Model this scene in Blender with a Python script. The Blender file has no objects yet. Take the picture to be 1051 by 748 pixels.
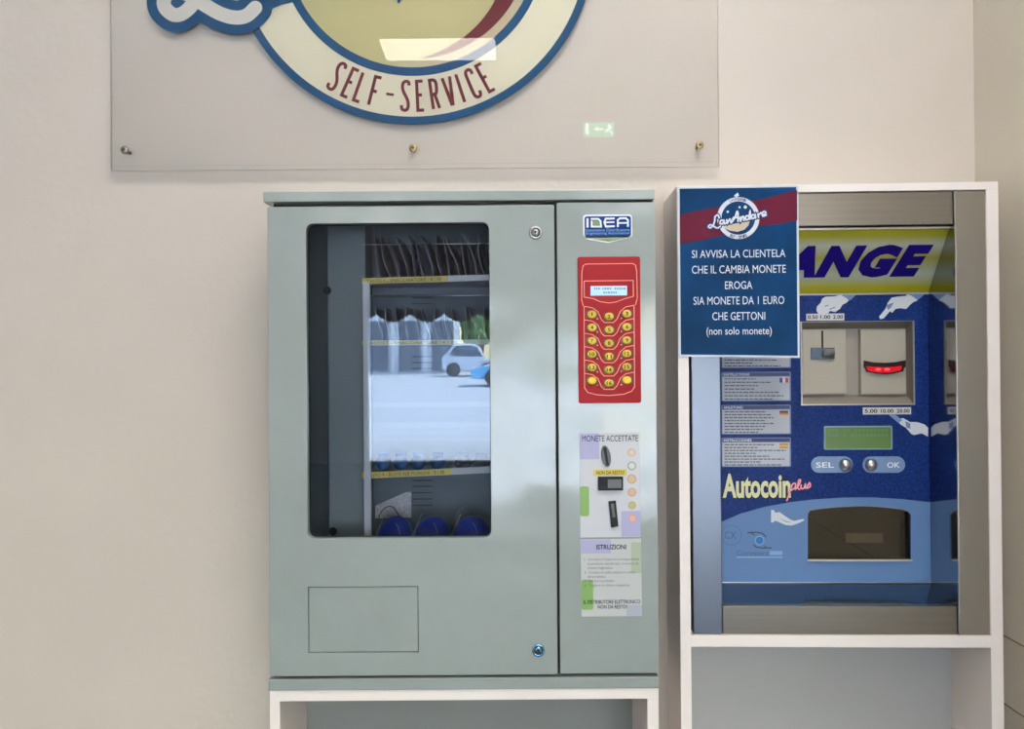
import bpy, bmesh, math, random
from mathutils import Matrix, Vector
random.seed(7)
SC = bpy.context.scene
COL = SC.collection
R = math.radians

# ------------------------------------------------------------------ camera
F_PX = 800.0                       # focal length in pixels of the 1051 wide frame
EYE = Vector((0.0, -1.36, 1.45))
CAM_R = Matrix.Rotation(R(90.35), 4, 'X') @ Matrix.Rotation(-0.0072, 4, 'Z')
cd = bpy.data.cameras.new('camera'); cam = bpy.data.objects.new('camera', cd); COL.objects.link(cam)
cd.sensor_width = 36.0; cd.lens = F_PX / 1051 * 36.0; cd.clip_start = 0.01; cd.clip_end = 500
cam.matrix_world = Matrix.Translation(EYE) @ CAM_R
SC.camera = cam

# ------------------------------------------------------------------ world, sun, exposure
SC.view_settings.view_transform = 'Standard'; SC.view_settings.look = 'None'
SC.view_settings.gamma = 1; SC.view_settings.use_curve_mapping = False
SC.view_settings.exposure = -0.05
w = bpy.data.worlds.new('World'); SC.world = w; w.use_nodes = True
nt = w.node_tree; bg = nt.nodes['Background']
sky = nt.nodes.new('ShaderNodeTexSky'); sky.sky_type = 'NISHITA'; sky.sun_disc = False
sky.sun_elevation = R(48); sky.sun_rotation = R(70); sky.altitude = 100; sky.air_density = 1.2; sky.dust_density = 1.0
nt.links.new(sky.outputs[0], bg.inputs[0]); bg.inputs[1].default_value = 3.6
sd = bpy.data.lights.new('sun', 'SUN'); sd.energy = 95; sd.angle = R(0.6); sd.color = (1, .98, .95)
sun = bpy.data.objects.new('sun', sd); COL.objects.link(sun)
sun.rotation_euler = Vector((-0.6, 0.28, -0.8)).to_track_quat('-Z', 'Y').to_euler()
PANEL_POWER = 13.5                 # radiance of the ceiling light panels
SC.cycles.max_bounces = 8; SC.cycles.diffuse_bounces = 4; SC.cycles.glossy_bounces = 5
SC.cycles.transparent_max_bounces = 12; SC.cycles.sample_clamp_indirect = 6.0
SC.cycles.use_denoising = True

# ------------------------------------------------------------------ frames: pixel ray -> point on a plane of a placed thing
class Frame:
    def __init__(s, o, yaw=0.0):
        s.o = Vector(o); s.yaw = yaw
        s.M = Matrix.Translation(s.o) @ Matrix.Rotation(yaw, 4, 'Z'); s.I = s.M.inverted()
    def p(s, px, py, d=0.0):
        r = CAM_R.to_3x3() @ Vector(((px - 525.5) / F_PX, -(py - 374) / F_PX, -1))
        a = s.I @ EYE; b = s.I.to_3x3() @ r
        t = (d - a.y) / b.y
        q = a + b * t
        return (q.x, q.z)
    def rect(s, x0, y0, x1, y1, d=0.0):
        xm, ym = (x0 + x1) / 2, (y0 + y1) / 2
        return (s.p(x0, ym, d)[0], s.p(x1, ym, d)[0], s.p(xm, y1, d)[1], s.p(xm, y0, d)[1])   # X0 X1 Z0 Z1
    def pts(s, L, d=0.0): return [s.p(a, b, d) for a, b in L]
V = Frame((0, 0, 0))

# ------------------------------------------------------------------ materials
MATS = {}
def mat(name, col, rough=0.5, metal=0.0, emit=None, es=1.0, noise=0.0, nscale=20, bump=0.0, bscale=20, coat=0.0, spec=None, nstretch=None, aniso=0.0):
    if name in MATS: return MATS[name]
    m = bpy.data.materials.new(name); m.use_nodes = True; n = m.node_tree.nodes; l = m.node_tree.links
    b = n['Principled BSDF']; b.inputs['Base Color'].default_value = (*col, 1)
    b.inputs['Roughness'].default_value = rough; b.inputs['Metallic'].default_value = metal
    b.inputs['Coat Weight'].default_value = coat; b.inputs['Coat Roughness'].default_value = .08
    b.inputs['Anisotropic'].default_value = aniso
    if spec is not None: b.inputs['Specular IOR Level'].default_value = spec
    if emit: b.inputs['Emission Color'].default_value = (*emit, 1); b.inputs['Emission Strength'].default_value = es
    if noise or bump:
        tc = n.new('ShaderNodeTexCoord'); mp = n.new('ShaderNodeMapping'); l.new(tc.outputs['Object'], mp.inputs[0])
        if nstretch: mp.inputs['Scale'].default_value = nstretch
    if noise:
        nz = n.new('ShaderNodeTexNoise'); nz.inputs['Scale'].default_value = nscale; nz.inputs['Detail'].default_value = 4
        l.new(mp.outputs[0], nz.inputs['Vector'])
        cr = n.new('ShaderNodeValToRGB'); l.new(nz.outputs['Fac'], cr.inputs[0])
        cr.color_ramp.elements[0].position = .3; cr.color_ramp.elements[1].position = .7
        cr.color_ramp.elements[0].color = (*[c * (1 - noise) for c in col], 1)
        cr.color_ramp.elements[1].color = (*[min(1, c * (1 + noise)) for c in col], 1)
        l.new(cr.outputs[0], b.inputs['Base Color'])
    if bump:
        nb = n.new('ShaderNodeTexNoise'); nb.inputs['Scale'].default_value = bscale; nb.inputs['Detail'].default_value = 2
        l.new(mp.outputs[0], nb.inputs['Vector'])
        bp = n.new('ShaderNodeBump'); bp.inputs['Strength'].default_value = 1; bp.inputs['Distance'].default_value = bump
        l.new(nb.outputs['Fac'], bp.inputs['Height']); l.new(bp.outputs[0], b.inputs['Normal'])
        l.new(bp.outputs[0], b.inputs['Coat Normal'])
    MATS[name] = m; return m
def glass(name, ior, tint=(1, 1, 1), rough=0.0, haze=0.0, gc=(1, 1, 1)):
    m = bpy.data.materials.new(name); m.use_nodes = True; n = m.node_tree.nodes; l = m.node_tree.links
    n.remove(n['Principled BSDF']); out = n['Material Output']
    fr = n.new('ShaderNodeFresnel'); fr.inputs[0].default_value = ior
    tr = n.new('ShaderNodeBsdfTransparent'); tr.inputs[0].default_value = (*tint, 1)
    gl = n.new('ShaderNodeBsdfGlossy'); gl.inputs['Roughness'].default_value = rough; gl.inputs['Color'].default_value = (*gc, 1)
    mx = n.new('ShaderNodeMixShader'); l.new(fr.outputs[0], mx.inputs[0]); l.new(tr.outputs[0], mx.inputs[1]); l.new(gl.outputs[0], mx.inputs[2])
    src = mx
    if haze:
        df = n.new('ShaderNodeBsdfDiffuse'); df.inputs[0].default_value = (.8, .75, .66, 1)
        m2 = n.new('ShaderNodeMixShader'); m2.inputs[0].default_value = haze
        l.new(mx.outputs[0], m2.inputs[1]); l.new(df.outputs[0], m2.inputs[2]); src = m2
    l.new(src.outputs[0], out.inputs[0]); MATS[name] = m; return m

# ------------------------------------------------------------------ object building
BASE = {}
def tag(o, label=None, cat=None, group=None, kind=None):
    if label: o['label'] = label
    if cat: o['category'] = cat
    if group: o['group'] = group
    if kind: o['kind'] = kind
    return o
def thing(name, fr, base, label, cat, group=None):
    o = bpy.data.objects.new(name, None); COL.objects.link(o); o.empty_display_size = .05
    o.location = fr.M @ Vector(base); o.rotation_euler = (0, 0, fr.yaw); BASE[o.name] = Vector(base)
    return tag(o, label, cat, group)
class MB:
    """collects shapes given in the frame's own coordinates, then links them as one mesh object"""
    def __init__(s): s.v = []; s.f = []; s.mi = []; s.sm = []; s.k = 0; s.off = 0
    def m(s, k): s.k = k; return s
    def add(s, vs, fs, smooth=False):
        n = len(s.v); s.v += [tuple(v) for v in vs]; s.f += [tuple(i + n for i in f) for f in fs]
        s.mi += [s.k] * len(fs); s.sm += [smooth] * len(fs); return s
    def box(s, x0, x1, y0, y1, z0, z1, bev=0.0):
        bm = bmesh.new(); bmesh.ops.create_cube(bm, size=1)
        for v in bm.verts: v.co = Vector(((x0 + x1) / 2 + v.co.x * (x1 - x0), (y0 + y1) / 2 + v.co.y * (y1 - y0), (z0 + z1) / 2 + v.co.z * (z1 - z0)))
        if bev: bmesh.ops.bevel(bm, geom=bm.edges[:], offset=bev, segments=2, affect='EDGES', profile=.6)
        bm.verts.ensure_lookup_table()
        vs = [v.co[:] for v in bm.verts]; fs = [[v.index for v in f.verts] for f in bm.faces]; bm.free()
        return s.add(vs, fs)
    def flat(s, outlines, d0, d1, bev=0.0, ctr=None, res=1):
        """outlines: list of closed 2D point lists (x, z); holes by even-odd; solid between depths d0 and d1"""
        cu = bpy.data.curves.new('c', 'CURVE'); cu.dimensions = '2D'; cu.fill_mode = 'BOTH'
        for P in outlines:
            sp = cu.splines.new('POLY'); sp.points.add(len(P) - 1); sp.use_cyclic_u = True
            for i, (x, z) in enumerate(P): sp.points[i].co = (x, z, 0, 1)
        cu.extrude = max(1e-5, (d1 - d0) / 2 - bev)
        if bev: cu.bevel_depth = bev; cu.bevel_resolution = 1; cu.offset = -bev
        o = bpy.data.objects.new('c', cu); me = bpy.data.meshes.new_from_object(o)
        vs = [(v.co.x, (d0 + d1) / 2 - v.co.z, v.co.y) for v in me.vertices]
        fs = [list(p.vertices) for p in me.polygons]
        bpy.data.objects.remove(o); bpy.data.curves.remove(cu); bpy.data.meshes.remove(me)
        return s.add(vs, fs)
    def stroke(s, P, w, d0, d1, closed=False, caps=True):
        """flat ribbon of width w along points P; it rises a hair along its length so that crossings never lie in one plane"""
        P = [Vector(p) for p in P]
        P = [p for i, p in enumerate(P) if i == 0 or (p - P[i - 1]).length > 1e-6]
        if closed: P.append(P[0])
        n = len(P); L = []; Rr_ = []
        dirs = [(P[i + 1] - P[i]).normalized() for i in range(n - 1)]
        for i in range(n):
            a = dirs[max(i - 1, 0)]; b = dirs[min(i, n - 2)]
            if closed and i in (0, n - 1): a, b = dirs[-1], dirs[0]
            t = (a + b)
            t = t.normalized() if t.length > .2 else b
            q = Vector((-t.y, t.x)); k = 1 / max(.5, q.dot(Vector((-b.y, b.x))))
            L.append(P[i] + q * w / 2 * k); Rr_.append(P[i] - q * w / 2 * k)
        if caps and not closed:
            def arc(c, fr_, sg): return [c + Matrix.Rotation(sg * math.pi * k / 8, 2) @ (fr_ - c) for k in range(1, 8)]
            end = arc(P[-1], L[-1], -1); st = arc(P[0], Rr_[0], -1)
        else: end = []; st = []
        s.off += 1; e0 = -1.5e-5 * (s.off % 12)
        dd = lambda i: e0 - 2.0e-4 * i / n * (n > 6)
        vs = []
        for i in range(n): vs += [(L[i].x, d0 + dd(i), L[i].y), (Rr_[i].x, d0 + dd(i), Rr_[i].y), (L[i].x, d1 + dd(i), L[i].y), (Rr_[i].x, d1 + dd(i), Rr_[i].y)]
        fs = []
        for i in range(n - 1):
            a = 4 * i; b = a + 4
            fs += [(a, a + 1, b + 1, b), (a + 2, b + 2, b + 3, a + 3), (a, b, b + 2, a + 2), (a + 1, a + 3, b + 3, b + 1)]
        s.add(vs, fs)
        for i, lst, fa, fb in ((n - 1, end, L[-1], Rr_[-1]), (0, st, Rr_[0], L[0])):
            if lst:
                ring_ = [fa] + lst + [fb]; m_ = len(ring_)
                s.add([(p.x, d0 + dd(i), p.y) for p in ring_] + [(p.x, d1 + dd(i), p.y) for p in ring_], [tuple(range(m_)), tuple(range(2 * m_ - 1, m_ - 1, -1))] + [(k, m_ + k, m_ + k + 1, k + 1) for k in range(m_ - 1)])
        return s
    def disc(s, x, z, r, d0, d1, n=32, rz=None):
        rz = rz or r
        c = [(x + r * math.cos(2 * math.pi * i / n), z + rz * math.sin(2 * math.pi * i / n)) for i in range(n)]
        vs = [(a, d0, b) for a, b in c] + [(a, d1, b) for a, b in c]
        fs = [tuple(range(n)), tuple(range(2 * n - 1, n - 1, -1))] + [(i, n + i, n + (i + 1) % n, (i + 1) % n) for i in range(n)]
        return s.add(vs, fs)
    def lathe(s, x, z, prof, n=32, y=0.0):
        """prof: (radius, depth) pairs about an axis pointing out of the front"""
        vs = []; fs = []
        for r, d in prof: vs += [(x + r * math.cos(2 * math.pi * i / n), y + d, z + r * math.sin(2 * math.pi * i / n)) for i in range(n)]
        for k in range(len(prof) - 1):
            fs += [(k * n + i, k * n + (i + 1) % n, (k + 1) * n + (i + 1) % n, (k + 1) * n + i) for i in range(n)]
        fs += [tuple(range(n - 1, -1, -1)), tuple(range((len(prof) - 1) * n, len(prof) * n))]
        return s.add(vs, fs, True)
    def tube(s, P, r, n=10):
        P = [Vector(p) for p in P]; vs = []; fs = []
        for i, p in enumerate(P):
            t = (P[min(i + 1, len(P) - 1)] - P[max(i - 1, 0)]).normalized()
            u = t.cross(Vector((0, 0, 1)) if abs(t.z) < .9 else Vector((1, 0, 0))).normalized(); v = t.cross(u)
            vs += [tuple(p + (u * math.cos(2 * math.pi * k / n) + v * math.sin(2 * math.pi * k / n)) * r) for k in range(n)]
        for i in range(len(P) - 1): fs += [(i * n + k, i * n + (k + 1) % n, (i + 1) * n + (k + 1) % n, (i + 1) * n + k) for k in range(n)]
        fs += [tuple(range(n - 1, -1, -1)), tuple(range((len(P) - 1) * n, len(P) * n))]
        return s.add(vs, fs, True)
    def ball(s, c, r, nu=24, nv=14):
        vs = []; fs = []
        for j in range(nv + 1):
            a = math.pi * j / nv
            vs += [(c[0] + r[0] * math.sin(a) * math.cos(2 * math.pi * i / nu), c[1] + r[1] * math.sin(a) * math.sin(2 * math.pi * i / nu), c[2] + r[2] * math.cos(a)) for i in range(nu)]
        for j in range(nv): fs += [(j * nu + i, (j + 1) * nu + i, (j + 1) * nu + (i + 1) % nu, j * nu + (i + 1) % nu) for i in range(nu)]
        return s.add(vs, fs, True)
    def text(s, string, box, d, bold=0.0, shear=0.0, th=0.0003, tight=True, space=1.0):
        """string stretched into box (X0 X1 Z0 Z1), standing th proud of depth d"""
        cu = bpy.data.curves.new('t', 'FONT'); cu.body = string; cu.shear = shear; cu.offset = bold; cu.resolution_u = 3; cu.space_character = space
        cu.align_x = 'CENTER'
        o = bpy.data.objects.new('t', cu); me = bpy.data.meshes.new_from_object(o)
        xs = [v.co.x for v in me.vertices]; ys = [v.co.y for v in me.vertices]
        a, b, c, e = min(xs), max(xs), min(ys), max(ys)
        if not tight: c, e = -.2, .73
        X0, X1, Z0, Z1 = box
        vs = [(X0 + (v.co.x - a) / (b - a) * (X1 - X0), d - th, Z0 + (v.co.y - c) / (e - c) * (Z1 - Z0)) for v in me.vertices]
        fs = [list(p.vertices) for p in me.polygons]
        bpy.data.objects.remove(o); bpy.data.curves.remove(cu); bpy.data.meshes.remove(me)
        return s.add(vs, fs)
    def build(s, name, mats, parent=None, fr=None, base=(0, 0, 0), smooth_angle=None):
        b = BASE[parent.name] if parent else Vector(base)
        me = bpy.data.meshes.new(name); me.from_pydata([tuple(Vector(v) - b) for v in s.v], [], s.f)
        if not isinstance(mats, (list, tuple)): mats = [mats]
        for m_ in mats: me.materials.append(m_)
        for i, p in enumerate(me.polygons): p.material_index = s.mi[i]; p.use_smooth = s.sm[i]
        me.validate(); me.update()
        o = bpy.data.objects.new(name, me); COL.objects.link(o); BASE[o.name] = b
        if parent: o.parent = parent
        else: o.location = fr.M @ b; o.rotation_euler = (0, 0, fr.yaw)
        return o
def rrect(X0, X1, Z0, Z1, r, n=6):
    P = []
    for cx, cz, a in ((X1 - r, Z1 - r, 0), (X0 + r, Z1 - r, 90), (X0 + r, Z0 + r, 180), (X1 - r, Z0 + r, 270)):
        P += [(cx + r * math.cos(R(a + 90 * i / n)), cz + r * math.sin(R(a + 90 * i / n))) for i in range(n + 1)]
    return P
def circ(cx, cz, r, n=96, a0=0, a1=360):
    return [(cx + r * math.cos(R(a0 + (a1 - a0) * i / n)), cz + r * math.sin(R(a0 + (a1 - a0) * i / n))) for i in range(n + (a1 - a0 < 360))]
def struct(mb, name, m): return tag(mb.build(name, m, None, V), kind='structure')
K = 0.0017     # metres per pixel on the machine fronts

# ================================================================== THE ROOM
WY = 0.187
CZ = 3.3
RX = V.p(1000, 120, WY)[0]
wall_m = mat('wall_paint', (.655, .588, .515), .75, noise=.025, nscale=3, bump=.0006, bscale=60)
wall_r = mat('side_wall_panel', (.72, .675, .585), .6, noise=.04, nscale=4)
ceil_m = mat('ceiling_paint', (.80, .79, .77), .9)
polish_f = mat('polished_floor_steel', (.24, .26, .29), .10, 1.0)
floor_m = mat('floor_tile', (.07, .065, .06), .8, spec=.08, noise=.12, nscale=6)
FY = -8.34                       # inner face of the shop front
struct(MB().box(-3.6, RX + .2, WY, WY + .2, 0, CZ), 'wall_back', wall_m)
sw = MB().box(RX, RX + .16, -1.3, WY, 0, CZ)
struct(sw, 'wall_right', wall_r)
js = MB()
for py in (644, 712):
    z = V.p(1029, py, 0.155)[1]
    js.box(RX - .0008, RX, -1.3, WY, z - .0012, z + .0012)
struct(js, 'trim_1', mat('joint_dark', (.22, .2, .17), .8))
struct(MB().box(-3.8, -3.6, FY - .2, WY + .2, 0, CZ), 'wall_left', wall_m)
struct(MB().box(3.6, 3.8, FY - .2, -1.1, 0, CZ), 'wall_far_right', wall_m)
struct(MB().box(RX + .16, 3.8, -1.3, -1.1, 0, CZ), 'wall_recess', wall_m)
struct(MB().box(-3.8, 3.8, FY - .2, WY + .2, -.2, 0), 'floor', floor_m)
struct(MB().box(-3.8, 3.8, FY - .2, WY + .2, CZ, CZ + .25), 'ceiling', ceil_m)
struct(MB().box(-3.6, 3.6, -4.3, -4.06, 3.0, CZ), 'trim_2', ceil_m)
# shop front wall with a wide glazed opening
OX0, OX1, OZ = -1.87, 3.0, 2.35
struct(MB().box(-3.6, OX0, FY - .2, FY, 0, CZ).box(OX1, 3.6, FY - .2, FY, 0, CZ).box(OX0, OX1, FY - .2, FY, OZ, CZ), 'wall_front', mat('front_wall_paint', (.20, .19, .18), .8))
fm = MB()
for x in (OX0, .95, OX1 - .06): fm.box(x, x + .06, FY - .13, FY - .07, 0, OZ)
fm.box(OX0, OX1, FY - .13, FY - .07, OZ - .06, OZ)
fr_o = struct(fm, 'window_1', mat('shopfront_frame', (.75, .77, .8), .4))
gp = MB().box(OX0 + .06, .95, FY - .104, FY - .098, .0, OZ - .06).box(1.01, OX1 - .06, FY - .104, FY - .098, .0, OZ - .06)
g_o = gp.build('window_pane', glass('shopfront_glass', 1.3), fr_o)

# ------------------------------------------------------------------ ceiling lights
emit_m = mat('light_panel', (.9, .9, .9), .5, emit=(1, .955, .89), es=PANEL_POWER)
trim_m = mat('light_trim', (.85, .85, .84), .5)
def ceiling_light(x0, x1, y0, y1, label, em=None):
    t = thing('ceiling_light', V, ((x0 + x1) / 2, (y0 + y1) / 2, CZ), label, 'ceiling light', 'flat light panels on the ceiling')
    MB().box(x0 - .02, x1 + .02, y0 - .02, y1 + .02, CZ - .03, CZ).build('frame', trim_m, t)
    MB().box(x0, x1, y0, y1, CZ - .035, CZ - .03).build('diffuser', em or emit_m, t)
ceiling_light(-.72, -.08, -2.87, -2.58, 'small bright ceiling light panel nearest the vending machine wall', mat('light_panel_dim', (.9, .9, .9), .5, emit=(1, .93, .82), es=24))
for i, (x, y) in enumerate(((.25, -1.35), (2.1, -3.4), (-1.2, -4.9), (1.4, -5.4), (2.6, -7.0), (-1.6, -7.0))):
    ceiling_light(x - .5, x + .5, y - .4, y + .4, 'large ceiling light panel, %s the vending machine wall' % ('nearest to', 'second from', 'third from', 'fourth from', 'fifth from', 'farthest from')[i])
es = thing('exit_sign', V, (.575, -3.36, 3.3), 'small green lit exit sign hanging from the ceiling', 'exit sign')
MB().box(.475, .675, -3.375, -3.345, 2.955, 3.045, .004).build('housing', mat('sign_green', (.05, .5, .3), .4, emit=(.0, .95, .38), es=8), es)
MB().box(.565, .585, -3.365, -3.355, 3.045, 3.3).build('hanger', trim_m, es)
e = MB().box(.487, .507, -3.345, -3.3435, 2.965, 3.035)
def sg(P_, w_): e.stroke(P_, w_, -3.3445, -3.3435)
sg([(.565, 3.0), (.60, 3.0)], .010); sg([(.548, 3.0), (.566, 3.016)], .009); sg([(.548, 3.0), (.566, 2.984)], .009)
e.disc(.640, 3.028, .008, -3.3445, -3.3435, 16)
sg([(.640, 3.016), (.636, 2.998)], .013); sg([(.636, 2.998), (.622, 2.984), (.612, 2.986)], .008); sg([(.637, 2.998), (.650, 2.984), (.660, 2.968)], .008)
sg([(.640, 3.014), (.624, 3.006)], .006); sg([(.640, 3.014), (.656, 3.004)], .006)
e.build('pictogram', mat('sign_white', (1, 1, 1), .5, emit=(.75, 1, .9), es=22), es)

# ================================================================== THE STREET OUTSIDE (seen mirrored in the vending machine's glass)
asph = mat('street_asphalt', (.60, .61, .62), .9, noise=.1, nscale=1.5)
pave = mat('street_pavement', (.74, .74, .73), .9, noise=.08, nscale=2)
line_m = mat('road_paint', (.86, .86, .84), .8)
struct(MB().box(-40, 40, -12.6, FY - .2, -.3, -.02), 'trim_3', pave)
struct(MB().box(-40, 40, -60, -12.6, -.3, -.05), 'ground', asph)
def T2y(T): return -(T - 1.36)
for i, (ya, yb, sk) in enumerate(((414, 419, 0), (434, 437, .5), (439, 442, -.6), (452, 455, .3))):
    Ta, Tb = 1.5 * 800 / (ya - 355), 1.5 * 800 / (yb - 355)
    m_ = MB(); y0, y1 = T2y(Ta), T2y(Tb); z = -.048 if y1 < -12.6 else -.018
    m_.add([(-14, y0 - sk, z), (-14, y1 - sk, z), (8, y1 + sk, z), (8, y0 + sk, z)], [(0, 1, 2, 3)])
    tag(m_.build('road_marking', line_m, None, V, (0, (y0 + y1) / 2, z)), 'white painted stripe on the street outside, %s' % ('farthest from the shop', 'second farthest', 'second nearest', 'nearest the shop')[i], 'road marking', 'white stripes painted across the street')
# awning with scalloped edge
aw = thing('awning', V, (0, FY - .2, 2.6), 'scalloped fabric awning over the shop front outside', 'awning')
awm = mat('awning_cloth', (.10, .09, .10), .8)
a_ = MB().add([(-3.6, FY - .21, 2.75), (3.6, FY - .21, 2.75), (3.6, FY - .65, 2.12), (-3.6, FY - .65, 2.12)], [(0, 1, 2, 3)])
a_.build('canopy', awm, aw)
P = [(-3.6, 2.12)]; 
x = -3.6
while x < 3.55:
    P += [(x + .45 * k / 8, 1.88 - .11 * math.sin(math.pi * k / 8)) for k in range(9)]; x += .45
P += [(3.6, 2.12)]
MB().flat([P], FY - .665, FY - .65).build('valance', awm, aw)
# building across
bl = thing('street_building', V, (-5, -38, -.05), 'pale apartment building with dark shop windows across the street', 'building')
MB().box(-16, -3.2, -46, -38, -.05, 9).build('wall', mat('facade', (.50, .53, .58), .8, noise=.1, nscale=1), bl)
for k in range(8):
    x0 = -15.6 + k * 1.65
    MB().box(x0, x0 + 1.1, -38.03, -37.97, .1, 2.6).build('shop_window', mat('dark_pane', (.08, .11, .16), .15), bl)
    MB().box(x0 + 1.25, x0 + 1.42, -37.9, -38.0, -.05, 3.1).build('pillar', mat('pillar_white', (.7, .72, .76), .7), bl)
bush_m = mat('leaves', (.07, .13, .045), .8, noise=.6, nscale=6)
for i, (bx, by, br) in enumerate(((-1.75, -41, 1.0), (.9, -41, 1.15), (3.9, -41, 1.3))):
    rs = random.Random(i); t = thing('street_tree', V, (bx, by, -.05), 'leafy green tree across the street, %s' % ('nearest the pale building', 'middle of three', 'farthest from the building')[i], 'tree')
    m_ = MB()
    for _ in range(46):
        a = rs.uniform(0, 6.28); e_ = rs.uniform(-.7, 1.2); q = rs.uniform(.45, 1) * br
        m_.ball((bx + q * math.cos(a) * math.cos(e_), by + q * math.sin(a) * math.cos(e_), 1.95 + .25 * br + 1.1 * q * math.sin(e_)), (.42, .42, .42), 8, 6)
    m_.build('crown', bush_m, t)
    MB().tube([(bx, by, -.05), (bx + .1, by, 1.4), (bx, by, 2.2)], .16).build('trunk', mat('bark', (.14, .10, .07), .9), t)
def car(x0, y, L, H, W, colr, label, flip=1):
    t = thing('parked_car', V, (x0 + L / 2, y, -.05), label, 'car')
    z = -.05; bodym = mat('car_' + label[:5], colr, .3, coat=1)
    lo = [(0, .28), (0, .62), (.10, .72), (.24, .78), (.36, H * .93), (.48, H), (.78, H), (.92, H * .72), (1, H * .6), (1, .3)]
    P = [(x0 + L * (u if flip > 0 else 1 - u), z + v) for u, v in lo]
    MB().flat([P], y - W / 2, y + W / 2, .05).build('body', bodym, t)
    G = [(.28, H * .60), (.385, H * .88), (.49, H * .94), (.76, H * .94), (.86, H * .70), (.84, H * .62)]
    MB().flat([[(x0 + L * (u if flip > 0 else 1 - u), z + v) for u, v in G]], y - W / 2 - .02, y + W / 2 + .02).build('side_window', mat('dark_pane', (.03, .04, .05), .15), t)
    for u in (.2, .8):
        MB().lathe(x0 + L * u, z + .32, [(.1, 0), (.32, .01), (.32, .2), (.1, .21)], 24, y + W / 2 - .16).build('wheel', mat('tyre', (.03, .03, .03), .8), t)
    MB().ball((x0 + L * (.03 if flip > 0 else .97), y + W / 2 - .12, z + .66), (.10, .12, .09), 12, 8).build('headlight', mat('lens', (.9, .9, .9), .1), t)
car(-1.45, -26.6, 4.1, 1.48, 1.75, (.10, .38, .66), 'sky blue hatchback car parked on the far side of the street')
car(-3.2, -35, 2.6, 1.5, 1.7, (.55, .62, .74), 'pale silver blue small car parked behind the blue car', -1)

# ================================================================== ACRYLIC SHOP SIGN ON THE WALL
SD = 0.166                        # front face of the acrylic sheet
x0, x1, zb, zt = V.rect(112.8, -285, 736, 172.6, SD)
zb_line = V.p(425, 168.3, SD)[1]
sign = thing('wall_sign', V, ((x0 + x1) / 2, WY, zb), 'clear acrylic wall sign with a round cream and blue logo above the machines', 'sign')
acr = glass('acrylic', 1.36, (1, 1, 1), 0.0, .035)
edge = mat('acrylic_edge', (.52, .49, .44), .3)
clear_m = glass('acrylic_core', 1.02)
MB().add([(a_, b_, c_) for b_ in (SD, SD + .005) for a_, c_ in ((x0, zb), (x1, zb), (x1, zt), (x0, zt))], [(0, 1, 2, 3)]).m(1).add([(a_, b_, c_) for b_ in (SD, SD + .005) for a_, c_ in ((x0, zb), (x1, zb), (x1, zt), (x0, zt))], [(7, 6, 5, 4), (0, 4, 5, 1), (1, 5, 6, 2), (2, 6, 7, 3), (3, 7, 4, 0)]).build('acrylic_sheet', [acr, clear_m], sign)
ed = MB(); q = .0007
ed.box(x0 - q, x1 + q, SD, SD + .005, zb - q, zb); ed.box(x0 - q, x0, SD, SD + .005, zb, zt); ed.box(x1, x1 + q, SD, SD + .005, zb, zt)
ed.box(x0, x1, SD - .0002, SD + .0002, zb_line - .0005, zb_line + .0005)
ed.build('sheet_edge', edge, sign)
pd = SD + .0052                   # prints sit on the back of the sheet
blue_m = mat('sign_blue', (.0005, .065, .17), .6, spec=.05)
cream_m = mat('sign_cream', (.72, .67, .50), .6)
olive_m = mat('sign_olive', (.50, .45, .215), .6)
tan_m = mat('sign_tan', (.55, .46, .28), .6)
red_m = mat('sign_red', (.13, .012, .022), .6, spec=.05)
kk = (1.36 + SD) / F_PX
cx, cz = V.p(423, -60, pd)
def ring(mb, ra, rb, d, t=.0012): mb.flat([circ(cx, cz, ra * kk, 128), circ(cx, cz, rb * kk, 128)], d, d + t)
m_ = MB(); m_.flat([circ(cx, cz, 182 * kk, 128), circ(cx, cz, 137 * kk, 128)], pd + .0026, pd + .0034); m_.build('cream_band', cream_m, sign)
m_ = MB(); ring(m_, 189, 181, pd + .0014); m_.build('outer_ring', blue_m, sign)
m_ = MB(); ring(m_, 138.6, 130, pd + .0014); m_.build('inner_ring', blue_m, sign)
m_ = MB(); m_.flat([circ(cx, cz, 131 * kk, 128)], pd + .0040, pd + .0048); m_.build('olive_disc', olive_m, sign)
def arcband(a0, a1, ro, ri, n=40):
    o_ = []; i_ = []
    for k in range(n + 1):
        a = a0 + (a1 - a0) * k / n; c, s_ = math.cos(R(a)), math.sin(R(a))
        o_.append((cx + ro(k / n) * kk * c, cz + ro(k / n) * kk * s_)); i_.append((cx + ri(k / n) * kk * c, cz + ri(k / n) * kk * s_))
    return o_ + i_[::-1]
m_ = MB(); m_.flat([arcband(-100, 30, lambda t: 130.5, lambda t: 129 - 11 * math.sin(math.pi * min(1, t * 1.2)) ** .7)], pd + .0032, pd + .0038); m_.build('tan_crescent', tan_m, sign)
m_ = MB(); m_.flat([arcband(-85, 30, lambda t: 121, lambda t: 120.5 - 18 * min(1, t * 2.0) ** .8)], pd + .0024, pd + .0030); m_.build('red_swoosh', red_m, sign)
def smooth(P, n=8):
    out = []
    for i in range(len(P) - 1):
        p0 = P[max(i - 1, 0)]; p1 = P[i]; p2 = P[i + 1]; p3 = P[min(i + 2, len(P) - 1)]
        for k in range(n):
            t = k / n
            out.append(tuple(.5 * (2 * p1[j] + (p2[j] - p0[j]) * t + (2 * p0[j] - 5 * p1[j] + 4 * p2[j] - p3[j]) * t * t + (3 * p1[j] - p0[j] - 3 * p2[j] + p3[j]) * t ** 3) for j in (0, 1)))
    return out + [P[-1]]
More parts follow.
